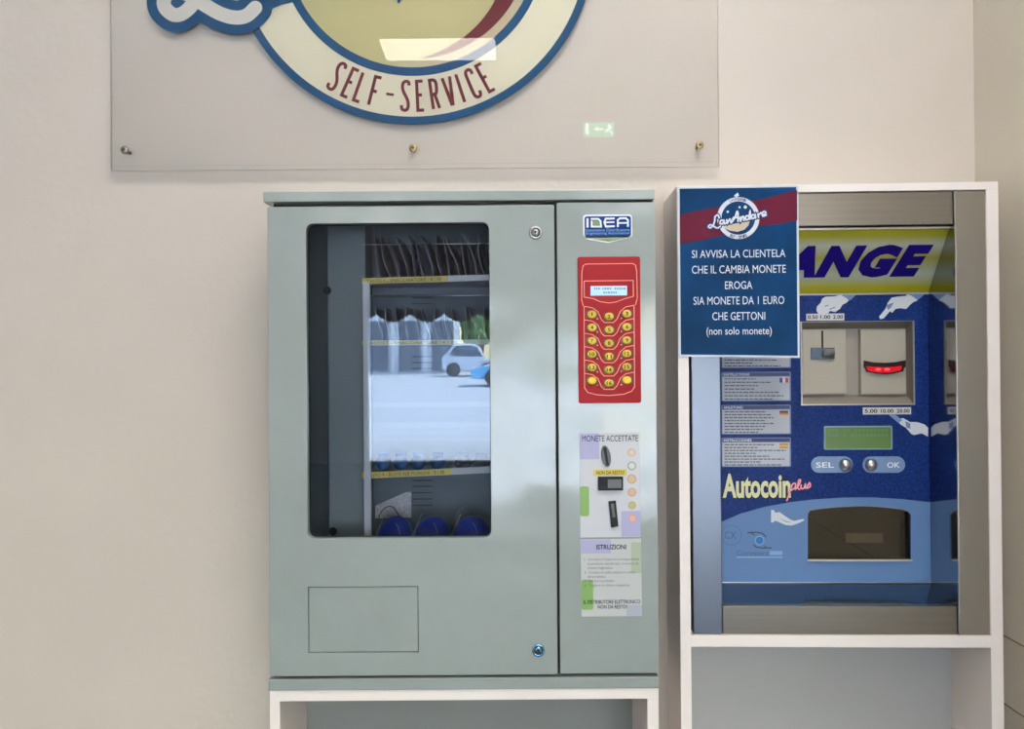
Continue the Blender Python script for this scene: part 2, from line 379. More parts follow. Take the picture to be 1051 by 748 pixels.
# curved wording
wd = MB()
for ch, lx, ly in (('S', -79, 139), ('E', -65.5, 146), ('L', -54.4, 151), ('F', -39.6, 154), ('-', -24.5, 161), ('S', -8.1, 159), ('E', 7, 159), ('R', 21.8, 157.6), ('V', 37, 154), ('I', 48.5, 151.5), ('C', 61.8, 147), ('E', 73, 138.6)):
    a = math.atan2(lx, ly); b = MB()
    h = 16.0; wpx = {'-': 4.0, 'I': 1.9, 'V': 5.4, 'L': 4.0, 'F': 4.0, 'E': 4.1}.get(ch, 4.8)
    if ch == '-': b.box(-wpx * kk, wpx * kk, pd - .0003, pd, -1.3 * kk, 1.3 * kk)
    else:
        W_ = 4.3
        G_ = {'S': [smooth([(.9, .72), (.8, .92), (.1, 1), (-.7, .9), (-.95, .62), (-.6, .28), (.55, -.22), (.95, -.6), (.7, -.92), (-.1, -1), (-.85, -.9), (-1, -.66)], 5)],
              'E': [[(.95, 1), (-.8, 1), (-.8, -1), (.95, -1)], [(-.8, .05), (.55, .05)]], 'L': [[(-.8, 1), (-.8, -1), (.95, -1)]], 'F': [[(.95, 1), (-.8, 1), (-.8, -1)], [(-.8, 0), (.6, 0)]],
              'R': [[(-.85, -1), (-.85, 1)] + smooth([(.1, 1), (.8, .85), (.85, .4), (.6, .08), (-.1, 0), (-.8, 0)], 4), [(.1, 0), (.95, -1)]], 'V': [[(-1.1, 1), (-.12, -1)], [(.12, -1), (1.1, 1)]], 'I': [[(0, 1), (0, -1)]],
              'C': [smooth([(.95, .62), (.75, .92), (0, 1), (-.8, .85), (-.95, .4), (-.95, -.4), (-.8, -.85), (0, -1), (.75, -.92), (.95, -.62)], 5)]}[ch]
        for P_ in G_: b.stroke([(x * W_ * kk * .84, z * 15.0 * kk) for x, z in P_], 3.3 * kk, pd - .0003, pd, caps=False)
    rr = 159.5 * kk; ca, sa = math.cos(a), math.sin(a)
    X, Z = cx + rr * sa, cz - rr * ca
    b.v = [(X + v[0] * ca - v[2] * sa, v[1] + .0018, Z + v[0] * sa + v[2] * ca) for v in b.v]
    n0 = len(wd.v); wd.v += b.v; wd.f += [tuple(i + n0 for i in f) for f in b.f]; wd.mi += b.mi; wd.sm += b.sm
wd.build('curved_lettering', red_m, sign)
# script word: only its lower left loops reach into view
Lp = smooth([(292, -62), (280, -88), (252, -96), (222, -80), (214, -50), (206, -22), (200, 0), (190, 12), (180, 15.5), (171, 10), (168, 2), (172, -6), (182, -9), (196, -4), (210, 5), (226, 14), (241, 18), (253, 16), (262, 8)])
Lw = V.pts(Lp, pd)
others = [[(300, -30), (284, -34), (272, -22), (278, -12), (296, -20), (302, -34), (304, -18), (314, -18)], [(318, -40), (326, -18), (342, -44)],
          [(342, -14), (372, -84), (392, -20)], [(352, -40), (386, -44)], [(404, -52), (410, -22), (416, -48), (432, -52), (434, -26)],
          [(470, -52), (452, -50), (450, -30), (470, -34), (474, -92), (474, -28)], [(516, -56), (496, -56), (494, -36), (514, -38), (518, -56), (520, -34)],
          [(540, -60), (544, -36), (550, -56), (564, -60)], [(574, -50), (596, -56), (588, -68), (574, -62), (576, -40), (604, -44)]]
ow = [V.pts(smooth(o_, 5), pd) for o_ in others]
m_ = MB(); m_.stroke(Lw, 35 * kk, pd + .0004, pd + .0010)
for o_ in ow: m_.stroke(o_, 26 * kk, pd + .0004, pd + .0010)
m_.stroke(V.pts([(268, 2), (285, -6), (300, -9)], pd), 22 * kk, pd + .0004, pd + .0010)
m_.build('script_outline', blue_m, sign)
m_ = MB(); m_.stroke(Lw, 14.5 * kk, pd, pd + .0003)
for o_ in ow: m_.stroke(o_, 11 * kk, pd, pd + .0003)
m_.build('script_lettering', mat('sign_pale', (.68, .64, .56), .6), sign)
brass = mat('brass_screw', (.42, .33, .17), .35, 1.0); dark = mat('dark_slot', (.03, .025, .02), .6)
steel_s = mat('dull_screw', (.30, .28, .25), .4, 1.0)
for i, (px, py) in enumerate(((128, 154), (424, 152), (718, 149))):
    X, Z = V.p(px, py, SD)
    o_ = MB().lathe(X, Z, [(.0035, WY - SD), (.0035, .0), (.0080, .0), (.0080, -.001), (.0070, -.003), (.0045, -.004)], 24, SD).build('stand_off_screw', steel_s if i == 0 else brass, sign)
    MB().disc(X, Z, .0032, SD - .0043, SD - .0040, 6).build('hex_socket', dark, o_)
    o_['label'] = 'dull grey stand-off screw' if i == 0 else 'brass stand-off screw'

# ================================================================== WHITE STAND UNDER THE VENDING MACHINE
mel = mat('white_melamine', (.94, .865, .82), .45, noise=.02, nscale=8)
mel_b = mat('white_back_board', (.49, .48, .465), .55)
X0, X1, Z0, Z1 = V.rect(276.8, 707.3, 676, 718.4)
xi0, xi1 = V.p(287.3, 735)[0], V.p(664.5, 735)[0]
zt_stand = Z1
stand = thing('machine_stand', V, ((X0 + X1) / 2, .09, 0), 'open white melamine stand carrying the vending machine', 'stand')
MB().box(X0, X1, 0, .183, Z0, Z1, .0008).build('top_board', mel, stand)
MB().box(X0, xi0, 0, .183, 0, Z0, .0008).build('side_board', mel, stand)
MB().box(xi1, X1, 0, .183, 0, Z0, .0008).build('side_board', mel, stand)
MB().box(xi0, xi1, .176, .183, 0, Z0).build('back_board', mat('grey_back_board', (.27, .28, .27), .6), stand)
MB().box(xi0, xi1, .01, .176, .08, .098).build('lower_shelf', mel, stand)

# ================================================================== VENDING MACHINE
paint = mat('vending_paint', (.325, .368, .352), .17, bump=.018, bscale=3.2, noise=.015, nscale=30, spec=.6)
gap_m = mat('black_gap', (.015, .016, .017), .7)
inner = mat('vending_interior', (.095, .125, .16), .5)
inner_d = mat('vending_interior_dark', (.075, .09, .105), .5)
vm = thing('vending_machine', V, (V.p(475, 706)[0], .09, zt_stand), 'grey green metal vending machine with a glass display door on a white stand', 'vending machine')
cap = V.rect(270.6, 196, 671.3, 206.3); led = V.rect(276, 695.4, 676, 706.8)
BX0, BX1 = V.p(276.6, 450)[0], V.p(673.6, 450)[0]
ZT, ZB = cap[2], led[3]
side_shade = mat('carcass_side_gap_shade', (.05, .055, .055), .6)  # dark sides put the shade of the gap between the machines into the colour
sh = MB()      # carcass: sides, back, floor and roof, open at the front
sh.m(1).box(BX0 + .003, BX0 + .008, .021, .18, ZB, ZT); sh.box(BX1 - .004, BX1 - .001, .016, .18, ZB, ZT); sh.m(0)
sh.box(BX0 + .008, BX1 - .004, .176, .18, ZB, ZT)
sh.box(BX0 + .008, BX1 - .004, .021, .176, ZT - .004, ZT); sh.box(BX0 + .008, BX1 - .004, .021, .176, ZB, ZB + .004)
sh.build('carcass', [paint, side_shade], vm)
MB().box(cap[0], cap[1], -.004, .181, cap[2], cap[3], .0012).build('top_cap', paint, vm)
MB().box(led[0], led[1], -.003, .181, led[2], led[3], .0012).build('base_ledge', paint, vm)
gb = MB(); gb.box(BX0 + .004, BX1 - .004, .0165, .0205, ZT - .008, ZT); gb.box(BX0 + .004, BX1 - .004, .0165, .0205, ZB, ZB + .005)
xg = V.p(572, 450)[0]
gb.box(xg - .004, xg + .004, .0185, .0205, ZB, ZT); gb.build('seal_strip', gap_m, vm)
# door with window hole and recessed flap
D = V.rect(275.6, 211.2, 570.6, 693.2); Wn = V.rect(314.8, 228.8, 503, 552.3); Fl = V.rect(316.3, 602, 429.3, 669.8)
hole = rrect(*Wn, .0125); flap = [(Fl[0], Fl[2]), (Fl[1], Fl[2]), (Fl[1], Fl[3]), (Fl[0], Fl[3])]
door = MB().flat([rrect(*D, .003, 3), hole, flap], 0, .016, .0009).build('display_door', paint, vm)
g2 = .0011
MB().box(Fl[0] + g2, Fl[1] - g2, .0022, .014, Fl[2] + g2, Fl[3] - g2, .0006).build('delivery_flap', paint, door)
MB().flat([flap], .0141, .0155).build('flap_recess', gap_m, door)
gk = MB().flat([rrect(Wn[0] - .004, Wn[1] + .004, Wn[2] - .004, Wn[3] + .004, .014), rrect(Wn[0] + .0012, Wn[1] - .0012, Wn[2] + .0012, Wn[3] - .0012, .0115)], .0161, .018)
gk.build('gasket', gap_m, door)
# glass pane, leaning slightly towards the viewer at its top
pane = MB(); a, b = .0010, .0105; th = .003; e_ = .0005
pane.add([(Wn[0] + e_, b, Wn[2] + e_), (Wn[1] - e_, b, Wn[2] + e_), (Wn[1] - e_, a, Wn[3] - e_), (Wn[0] + e_, a, Wn[3] - e_)], [(0, 1, 2, 3)])
# corners are rounded by following the hole's outline
pane = MB(); oc = rrect(Wn[0] + e_, Wn[1] - e_, Wn[2] + e_, Wn[3] - e_, .012)
dep = lambda z: b + (a - b) * (z - Wn[2]) / (Wn[3] - Wn[2])
pane.add([(x, dep(z), z) for x, z in oc], [tuple(range(len(oc)))])
pane.build('glass_pane', glass('vending_glass', 1.76, (.86, .89, .91), gc=(.84, .93, 1)), door)
def lock(px, py, r, m1, label):
    X, Z = V.p(px, py)
    o_ = MB().lathe(X, Z, [(r, 0), (r, -.002), (r * .85, -.0032), (r * .72, -.0032), (r * .68, -.0016), (r * .55, -.0016), (r * .52, -.003), (r * .1, -.0032)], 32, .0003).build('door_lock', m1, door)
    MB().flat([circ(X, Z, r * .70, 32), circ(X, Z, r * .54, 32)], -.0024, -.0012).build('lock_groove', gap_m, o_)
    MB().disc(X, Z + .001, r * .2, -.0036, -.0031, 16).box(X - .0006, X + .0006, -.0036, -.0031, Z - r * .42, Z).build('keyhole', gap_m, o_)
    o_['label'] = label
chrome = mat('chrome', (.60, .61, .63), .28, 1.0)
lock(549.6, 238.8, .0115, chrome, 'round chrome door lock near the top')
lock(552.6, 667, .0112, mat('blue_chrome', (.22, .48, .75), .15, .9), 'round bluish chrome door lock near the bottom')
# right hand fascia
A = V.rect(573.2, 207.6, 674.3, 691)
fascia = MB().flat([rrect(*A, .002, 3)], 0, .016, .0009).build('control_fascia', paint, vm)
# badge
d = -.0004
bdg = MB(); white = mat('badge_white', (.80, .83, .86), .35); navy = mat('badge_navy', (.008, .045, .20), .5, spec=.08); bgreen = mat('badge_green', (.21, .30, .115), .4)
B = V.rect(598.4, 220.2, 648.8, 244)
pts = rrect(*B, .005)
bdg.flat([pts], d - .0004, 0).flat([V.pts([(600.5, 242), (647, 241), (644, 244.6), (624.5, 249.3), (602, 246)])], d - .0004, 0)
badge = bdg.build('badge', white, fascia)
MB().flat([rrect(*V.rect(600, 222, 647.5, 242.3), .004)], d - .0008, d - .0004).build('badge_field', navy, fascia)
MB().flat([V.pts([(604, 244.6), (643.5, 244.2), (624.5, 248)])], d - .0008, d - .0004).build('badge_chevron', bgreen, fascia)
bt = MB(); dd0, dd1 = d - .0011, d - .0008
def bp(L, w=2.3): bt.stroke(V.pts(L), w * K, dd0, dd1, caps=False)
bp([(602.9, 224.1), (602.9, 233.6)]); 
bp([(606.2, 224.8), (614, 224.8), (616.2, 227), (616.8, 232.6), (607.2, 232.6), (607.2, 226.6)], 1.9)
bp([(630.8, 224.3), (621.5, 224.6), (620.2, 228.2), (621.8, 232.6), (630.8, 232.2)], 1.9); bp([(621, 228.3), (630.5, 228.1)], 1.6)
bp([(634, 233), (634, 225.8), (636, 224.2), (642.2, 224), (644.4, 226), (644.4, 232.8)], 1.9); bp([(634, 229), (644, 228.8)], 1.6)
bt.build('badge_lettering', white, fascia)
MB().flat([V.pts([(608.4, 226.6), (613.6, 226.4), (615, 228), (615.3, 231.2), (608.4, 231.4)])], dd0, dd1).build('badge_square', bgreen, fascia)
sm = MB().text('Innovative Distributore', V.rect(601.5, 234.6, 646, 237.6), dd1, .0).text('Engineering Automation', V.rect(601.5, 237.9, 646, 241.4), dd1, .0)
sm.build('badge_small_lettering', mat('pale_blue_ink', (.25, .45, .72), .5), fascia)
# keypad
red = mat('keypad_red', (.31, .020, .026), .5, spec=.08)
KP = V.rect(593.3, 263.6, 657.3, 413.6)
kp = MB().flat([rrect(*KP, .004)], -.003, 0, .0005).build('keypad', red, fascia)
pink = mat('keypad_line', (.85, .30, .22), .5)
ln = MB(); f0 = -.0035
def kl(L, w=.85): ln.stroke(V.pts(L), w * K, f0, -.003, caps=False)
kl([(598.5, 314), (596.8, 308), (597, 280), (598.2, 273), (601, 271.2), (649, 270.6), (652, 272.4), (653.2, 279), (653.8, 306), (652, 313)])
kl([(599.3, 288.5), (649.6, 288), (649.8, 304.2), (640, 307), (632, 310), (624.8, 311), (616, 309.8), (609, 306.6), (599.5, 305), (599.3, 288.5)])
kl([(599.3, 314.5), (599.8, 398), (603, 402.6), (612, 405), (625, 405.8), (640, 404.4), (648, 401.4), (651, 397), (650.5, 313)])
for j in range(6):
    o_ = 13.7 * j
    kl([(599.5, 314.5 + o_), (608, 316 + o_), (613.5, 320 + o_), (617, 328 + o_), (620, 331 + o_), (629.5, 331 + o_), (633, 327.5 + o_), (636.5, 319.5 + o_), (642, 315 + o_), (650.2, 313.4 + o_)])
ln.build('keypad_lines', pink, kp)
lcd = MB().flat([rrect(*V.rect(606, 293.6, 643.2, 303.4), .001)], -.0042, -.003).build('display', mat('lcd_blue', (.36, .55, .82), .3, emit=(.40, .60, .95), es=.45), kp)
tx = MB(); rs = random.Random(3)
for row, y in enumerate((296.4, 300.4)):
    xx = 609.5
    while xx < 640:
        ww = rs.uniform(1, 2.2)
        if rs.random() < .8: tx.flat([V.pts([(xx, y - 1), (xx + ww, y - 1), (xx + ww, y + 1), (xx, y + 1)])], -.0043, -.0042)
        xx += ww + .7
tx.build('display_characters', mat('lcd_ink', (.17, .30, .52), .5), lcd)
yel = mat('button_yellow', (.66, .46, .035), .35); khaki = mat('button_socket', (.10, .075, .03), .6); ink = mat('black_ink', (.008, .007, .006), .6, spec=.1)
yel2 = mat('button_bright_yellow', (.80, .52, .0), .35)
n = 0
for j in range(6):
    for i, px in enumerate((607.3, 624.8, 643)):
        py = (322.6, 325, 322)[i] + 13.6 * j - (0.0 if i != 1 else 0)
        X, Z = V.p(px, py)
        sq = MB().flat([rrect(X - .0098, X + .0098, Z - .0068, Z + .0068, .0015)], -.0034, -.003).build('button_socket', khaki, kp)
        blank = (j == 5 and i != 1)
        bt_ = MB(); nn = 24
        prof = [(.0078, -.0034), (.0078, -.0050), (.0068, -.0058), (.004, -.0060)]
        vs0 = len(bt_.v); bt_.lathe(X, Z, prof, 24); bt_.v = [(x, y, Z + (z - Z) * .86) for x, y, z in bt_.v]
        bo = bt_.build('button', yel2 if blank else yel, kp)
        if not blank:
            n = j * 3 + i + 1
            if j == 5: n = 16
            wn = .0009 if n == 1 else .0024 if n < 10 else .0042
            MB().text(str(n), (X - wn, X + wn, Z - .0031, Z + .0031), -.0060, .02).build('button_number', ink, bo)
        if i != 1: MB().disc(X + (.0095 if i == 0 else -.0095), Z - .0078, .0013, -.0038, -.003, 12).build('indicator_dot', mat('led_grey', (.45, .42, .40), .3), kp)
# coin sticker
lil = mat('sticker_lilac', (.42, .42, .64), .5); grn = mat('sticker_green', (.22, .40, .11), .5); paper = mat('sticker_white', (.60, .62, .66), .45)
paleg = mat('sticker_pale_green', (.42, .49, .36), .5); pgrey = mat('sticker_paper_grey', (.55, .57, .57), .45); inkb = mat('sticker_ink', (.012, .012, .03), .6, spec=.1)
def sticker(P, name, m_, label):
    o_ = MB().flat([V.pts(P)], -.0004, 0).build(name, m_, fascia); o_['label'] = label; return o_
def patch(L, par, m_, name, a=-.0006, b=-.0004): return MB().flat([V.pts(L)], a, b).build(name, m_, par)
st = sticker([(594.6, 444.3), (656.2, 443.4), (657.6, 550.8), (595.8, 551.5)], 'coin_sticker', paper, 'white sticker headed MONETE ACCETTATE')
patch([(594.8, 444.8), (615, 444.6), (615, 471), (595.2, 471.4)], st, lil, 'lilac_square')
patch([(637.5, 524.6), (657.2, 524), (657.5, 550.4), (637.8, 550.6)], st, lil, 'lilac_square')
MB().flat([rrect(*V.rect(591 + 4.2, 499, 604.6, 529.6), .004)], -.0006, -.0004).build('green_tab', grn, st)
MB().text('MONETE ACCETTATE', V.rect(597.5, 446.6, 654.6, 452.9), -.0006, .0).build('heading', inkb, st)
patch([(609, 482), (643, 481.4), (643, 487.6), (609, 488.2)], st, mat('sticker_yellow', (.68, .56, .06), .5), 'yellow_strip')
MB().text('NON DA RESTO!', V.rect(612, 483.2, 640.5, 486.8), -.0007, .01).build('strip_lettering', inkb, st)
for i, (px, py, r_, c1, c2) in enumerate(((648.2, 464.2, 4.3, (.60, .42, .26), (.66, .55, .42)), (648.4, 478, 4.6, (.34, .38, .30), (.66, .68, .66)), (648.4, 491.4, 5.0, (.58, .36, .24), (.60, .48, .28)), (648.6, 505, 4.6, (.56, .33, .24), (.60, .42, .30)), (648.8, 518.4, 4.2, (.46, .40, .16), (.52, .44, .22)), (649, 531.8, 4.4, (.66, .32, .28), (.68, .42, .38)))):
    X, Z = V.p(px, py); o_ = MB().disc(X, Z, r_ * K, -.0007, -.0004).build('coin_picture', mat('coin_rim_%d' % i, c1, .4), st)
    MB().disc(X, Z, r_ * K * .66, -.0009, -.0007).build('coin_face', mat('coin_face_%d' % i, c2, .4), o_)
blk = mat('black_plastic', (.012, .013, .016), .45, spec=.12); gunm = mat('gunmetal', (.11, .115, .12), .45)
# coin slot, display button, key slot standing through the sticker
X, Z = V.p(621.8, 468); a = R(9)
def rot(P, X, Z, a): return [(X + x * math.cos(a) - z * math.sin(a), Z + x * math.sin(a) + z * math.cos(a)) for x, z in P]
el = [(4.8 * K * math.cos(t), 11.2 * K * math.sin(t)) for t in [2 * math.pi * i / 40 for i in range(40)]]
cs = MB().flat([rot(el, X, Z, a)], -.004, 0, .0008).build('coin_slot', gunm, fascia)
MB().flat([rot([(-.0022, -.0155), (.0022, -.0155), (.0026, .0155), (-.0026, .0155)], X, Z, a)], -.0046, -.004).build('slot_opening', blk, cs)
cb = MB().flat([rrect(*V.rect(613.6, 488.8, 639.2, 502.8), .001)], -.006, 0, .0008).build('return_button', blk, fascia)
MB().flat([rrect(*V.rect(623.4, 491.2, 637.2, 500.2), .0008)], -.0068, -.006).build('button_plate', gunm, cb)
ks = MB().flat([V.pts([(624.4, 514.2), (631.8, 513.4), (634.4, 539.6), (627.2, 540.8)])], -.005, 0, .0008).build('key_slot', blk, fascia)
MB().flat([V.pts([(626.6, 516.6), (629.6, 516.2), (631.2, 530), (628.6, 530.4)])], -.0056, -.005).build('slot_groove', gunm, ks)
st2 = sticker([(595.8, 553.6), (657.8, 552.6), (659, 632), (597, 632.6)], 'instruction_sticker', pgrey, 'pale sticker headed ISTRUZIONI')
patch([(596, 554), (627, 553.6), (627, 567.6), (596.2, 568)], st2, lil, 'lilac_square')
patch([(647.6, 556.4), (657.8, 556.2), (658.4, 588), (647.8, 588)], st2, paleg, 'pale_green_tab')
patch([(643, 620.6), (658.8, 620.4), (659, 632), (643, 632.2)], st2, mat('sticker_grey_blue', (.42, .46, .54), .5), 'grey_square')
MB().flat([rrect(*V.rect(596.6, 594.8, 608.8, 625.4), .004)], -.0006, -.0004).build('green_tab', grn, st2)
MB().text('ISTRUZIONI', V.rect(612, 558.6, 642.6, 563.6), -.0006, .02).build('heading', inkb, st2)
tx = MB()
for s_, x_, y_, w_ in (("1.  Introdurre l'importo corrispondente", 599.6, 574.2, 56), ('al prodotto desiderato, o inserire la', 603, 578.7, 52), ('chiave magnetica.', 603, 583, 26), ('2.  Comporre sulla tastiera il codice', 599.6, 587.6, 52), ('del prodotto.', 603, 592, 19), ('3.  Ritirare il prodotto.', 599.6, 596.4, 31), ('4.  Togliere la chiave magnetica.', 599.6, 600.8, 47)):
    tx.text(s_, V.rect(x_, y_ - 1.9, x_ + w_, y_ + 1.5), -.0006, 0)
tx.build('small_lettering', mat('sticker_grey_ink', (.12, .12, .13), .6), st2)
MB().text('IL DISTRIBUTORE ELETTRONICO', V.rect(599, 615.4, 657.2, 619.3), -.0006, .015).text('NON DA RESTO!', V.rect(613.5, 620.6, 643.4, 624.4), -.0006, .015).build('bold_lettering', inkb, st2)

# ------------------------------------------------------------------ inside the vending machine
ID = .052                       # depth of the shelf fronts
IB = .172
lin = MB()
lx0, lx1 = BX0 + .0085, V.p(571, 400)[0]
lin.box(lx0, lx1, IB, .1755, ZB + .005, ZT - .005)
xp = V.p(372, 400, ID)[0]
lin.build('back_liner', inner, vm)
MB().box(V.p(338, 400, .11)[0], xp - .002, .10, IB, ZB + .02, ZT - .006, .002).build('cable_duct', mat('cable_duct_grey', (.19, .225, .25), .5), vm)
MB().box(lx0, lx0 + .004, .021, IB, ZB + .005, ZT - .006).build('side_liner', inner, vm)
MB().box(lx1 - .003, lx1, .021, IB, ZB + .005, ZT - .006).build('side_liner', inner, vm)
for px, py in ((342, 545), (336, 298)):
    X, Z = V.p(px, py, .1); MB().lathe(X, Z, [(.0075, .1), (.0075, .096), (.004, .095)], 20).build('bolt_head', blk, vm)
rail = mat('shelf_rail', (.62, .63, .68), .45, .0); railt = mat('price_strip_yellow', (.72, .56, .08), .5); shelfm = mat('shelf_metal', (.30, .33, .37), .4, .3)
MB().box(*V.rect(373.4, 291, 380.4, 553, ID - .004)[:2], ID - .006, ID + .004, ZB + .005, V.p(377, 290, ID)[1]).build('upright', rail, vm)
sx1 = lx1 - .004
SHELF = []
for name, yl, yr, h, txt_ in (('a', 288.6, 284.6, 6.2, 'TASTO 1 - SMACCHIATORE - \u20ac1.00'), ('b', 352, 350.8, 5, 'TASTO 5 - SMACCHIATORE - \u20ac1.00'), ('c', 488, 482, 6.5, 'TASTO 9 - BUSTE PER PIUMONI - \u20ac1.00')):
    xl, zl = V.p(373, yl, ID); xr, zr = V.p(503, yr, ID); hh = h * .00178 / 2
    zr2 = zl + (zr - zl) * (sx1 - xl) / (xr - xl); zm = (zl + zr) / 2
    sh_ = MB(); sh_.add([(xl, ID, zl - hh), (sx1, ID, zr2 - hh), (sx1, ID, zr2 + hh), (xl, ID, zl + hh), (xl, ID + .003, zl - hh), (sx1, ID + .003, zr2 - hh), (sx1, ID + .003, zr2 + hh), (xl, ID + .003, zl + hh)],
            [(0, 1, 2, 3), (7, 6, 5, 4), (0, 4, 5, 1), (3, 2, 6, 7), (1, 5, 6, 2), (0, 3, 7, 4)])
    so = MB().box(xl, sx1, ID + .0035, IB - .001, zm - .002, zm + .001).build('shelf', shelfm, vm)
    sh_.build('front_rail', rail, so)
    xt, zt_ = V.p({'a': 460, 'b': 475, 'c': 463}[name], yl + (yr - yl) * .68, ID)
    hq = hh * .95; q_ = MB().add([(xl - .002, ID - .0006, zl - hq), (xt, ID - .0006, zt_ - hq), (xt, ID - .0006, zt_ + hq), (xl - .002, ID - .0006, zl + hq)], [(0, 1, 2, 3)])
    q_.add([(xl - .002, ID - .0001, zl - hq), (xt, ID - .0001, zt_ - hq), (xt, ID - .0001, zt_ + hq), (xl - .002, ID - .0001, zl + hq)], [(3, 2, 1, 0)])
    q_.build('price_strip', railt, so)
    tt = MB().text(txt_, (xl + .006, xt - .012, 0, hh * 1.1), ID - .0006, .0, 0)
    sl = (zt_ - zl) / (xt - xl); tt.v = [(x, y, z + zl - hh * .55 + sl * (x - xl)) for x, y, z in tt.v]
    tt.build('price_lettering', ink, so)
    SHELF.append(zm + .001)
    if name != 'c':
        zz = V.p(440, {'a': 250.5, 'b': 303.5}[name], ID)[1]
        MB().tube([(xl - .001, ID - .001, zz), (sx1, ID - .001, zz)], .0011, 8).build('retaining_wire', chrome, so)
sl_ = MB()
for py in (305.5, 311.5, 366, 372, 378, 493, 499, 505.5, 512, 518.5):
    X0_, X1_, a_, b_ = V.rect(423, py - .55, 444, py + .55, IB - .001); sl_.box(X0_, X1_, IB - .0012, IB, a_, b_)
sl_.build('vent_slots', gap_m, vm)
X, Z = V.p(385, 531, IB - .002); cd_ = V.pts([(385, 532), (385, 519), (417, 505), (422, 505), (422, 531)], IB - .003)
MB().flat([cd_], IB - .0025, IB - .001).build('inside_label', mat('inside_label_paper', (.62, .60, .68), .5, noise=.25, nscale=160), vm)
zfl = V.p(440, 553.5, .1)[1] - .026
MB().box(xp, sx1, .03, IB - .001, zfl - .003, zfl).build('lowest_tray', shelfm, vm)

# ---- products
foil = mat('purple_foil', (.022, .010, .034), .3, .0, noise=.5, nscale=40)
foil2 = mat('brown_foil', (.040, .024, .034), .4, .0, noise=.4, nscale=40)
clearm = mat('sachet_print', (.05, .10, .22), .25)
def sachet_mesh(seed, H, th, lean, dep):
    rs = random.Random(seed); m_ = MB(); n_ = 12; rows = []
    b1, b2 = rs.uniform(-.004, .004), rs.uniform(0, 6)
    for k in range(n_ + 1):
        t = k / n_; z = H * t; h = .0005 + th * max(0, math.sin(math.pi * min(1, t * 1.08))) ** .6
        xc = lean * t + b1 * math.sin(math.pi * t * 1.4 + b2); y0 = .004 * math.sin(3 * t + b2)
        rows.append([(xc - .0004, y0, z), (xc + h * .7, y0 + dep * .2, z), (xc + h, y0 + dep * .5, z), (xc + h * .6, y0 + dep * .85, z), (xc, y0 + dep, z), (xc - h * .6, y0 + dep * .85, z), (xc - h, y0 + dep * .5, z), (xc - h * .7, y0 + dep * .2, z)])
    for r_ in rows: m_.v += r_
    m_.f = [(k * 8 + i, k * 8 + (i + 1) % 8, (k + 1) * 8 + (i + 1) % 8, (k + 1) * 8 + i) for k in range(n_) for i in range(8)] + [tuple(range(7, -1, -1)), tuple(range(n_ * 8, n_ * 8 + 8))]
    m_.mi = [0] * len(m_.f); m_.sm = [True] * len(m_.f)
    return m_
fsil = mat('silver_seam', (.50, .50, .56), .25, .5)
ORD = 'first second third fourth fifth sixth seventh eighth ninth tenth eleventh twelfth thirteenth fourteenth fifteenth sixteenth seventeenth eighteenth nineteenth twentieth'.split()
def sachet_row(zs, n_, x_a, x_b, H, material, group, label, y0, lean0):
    protos = []
    for i in range(n_):
        X = x_a + (x_b - x_a) * i / (n_ - 1)
        if i < 5:
            mb = sachet_mesh(i + int(H * 1e4), H * random.uniform(.96, 1.03), .0062, lean0, .085)
            o_ = mb.build('foil_sachet', material, None, V)
            q_ = MB(); z_ = [r_ for r_ in mb.v[0::8]]
            q_.tube([(v[0] + .0002, v[1] - .0004, v[2]) for v in z_], .0007, 6).build('seam', fsil, o_)
            fr_ = mb.v[int(5) * 8 + 1]
            q2 = MB(); q2.add([mb.v[k * 8 + j_] for k in (2, 3, 4, 5, 6, 7) for j_ in (0, 7)], [(0, 1, 3, 2), (2, 3, 5, 4), (4, 5, 7, 6), (6, 7, 9, 8), (8, 9, 11, 10)]); q2.v = [(x - .0006, y - .0004, z) for x, y, z in q2.v]
            if i % 2 == 0: q2.build('printed_panel', clearm, o_)
            protos.append(o_)
        else:
            src = protos[(i * 3) % 5]; o_ = src.copy(); COL.objects.link(o_)
            for ch in [c for c in src.children]:
                c = ch.copy(); COL.objects.link(c); c.parent = o_
        o_.location = (X, y0 + random.uniform(-.003, .003), zs + .0008); o_.rotation_euler = (0, random.uniform(-.06, .06), random.uniform(-.14, .1))
        tag(o_, label + ', ' + ORD[i] + ' from the left', 'sachet', group)
xa = V.p(391, 270, ID)[0]
sachet_row(SHELF[0], 20, xa, sx1 - .012, .081, foil, 'dark purple sachets on the top shelf', 'dark purple foil sachet on the top shelf', ID + .008, -.016)
sachet_row(SHELF[1], 18, V.p(389, 330, ID)[0], sx1 - .012, .063, foil2, 'brown sachets on the second shelf', 'brownish foil sachet on the second shelf', ID + .012, -.008)
blue_p = mat('blue_pouch', (.004, .05, .20), .7, spec=.05, noise=.3, nscale=30); dkp = mat('dark_pouch', (.03, .025, .028), .7, spec=.05, noise=.3, nscale=30)
for i, px in enumerate((393, 411, 429, 449, 475, 494)):
    X, Z = V.p(px, 478, ID + .03); m_ = MB(); Hh = .026 if i < 4 else .024
    m_.ball((0, 0, Hh * .5), (.0145 if i < 4 else .0165, .022, Hh * .5), 20, 12)
    m_.v = [(x, y, max(0, z)) for x, y, z in m_.v]
    o_ = m_.build('pouch', blue_p if i < 4 else dkp, None, V); o_.location = (X, ID + .035, SHELF[2] + .0005)
    q_ = MB().box(-.010, .010, -.0015, .0015, Hh - .002, Hh + .006, .0008); s_ = q_.build('sealed_top', blue_p if i < 4 else dkp, o_)
    tag(o_, ('blue pouch on the third shelf of the vending machine, %s of four' % ('first from the left', 'second from the left', 'third from the left', 'last')[i]) if i < 4 else ('dark pouch on the third shelf right of the blue ones, %s' % ('inner one', 'outer one')[i - 4]), 'pouch', 'pouches on the third shelf')
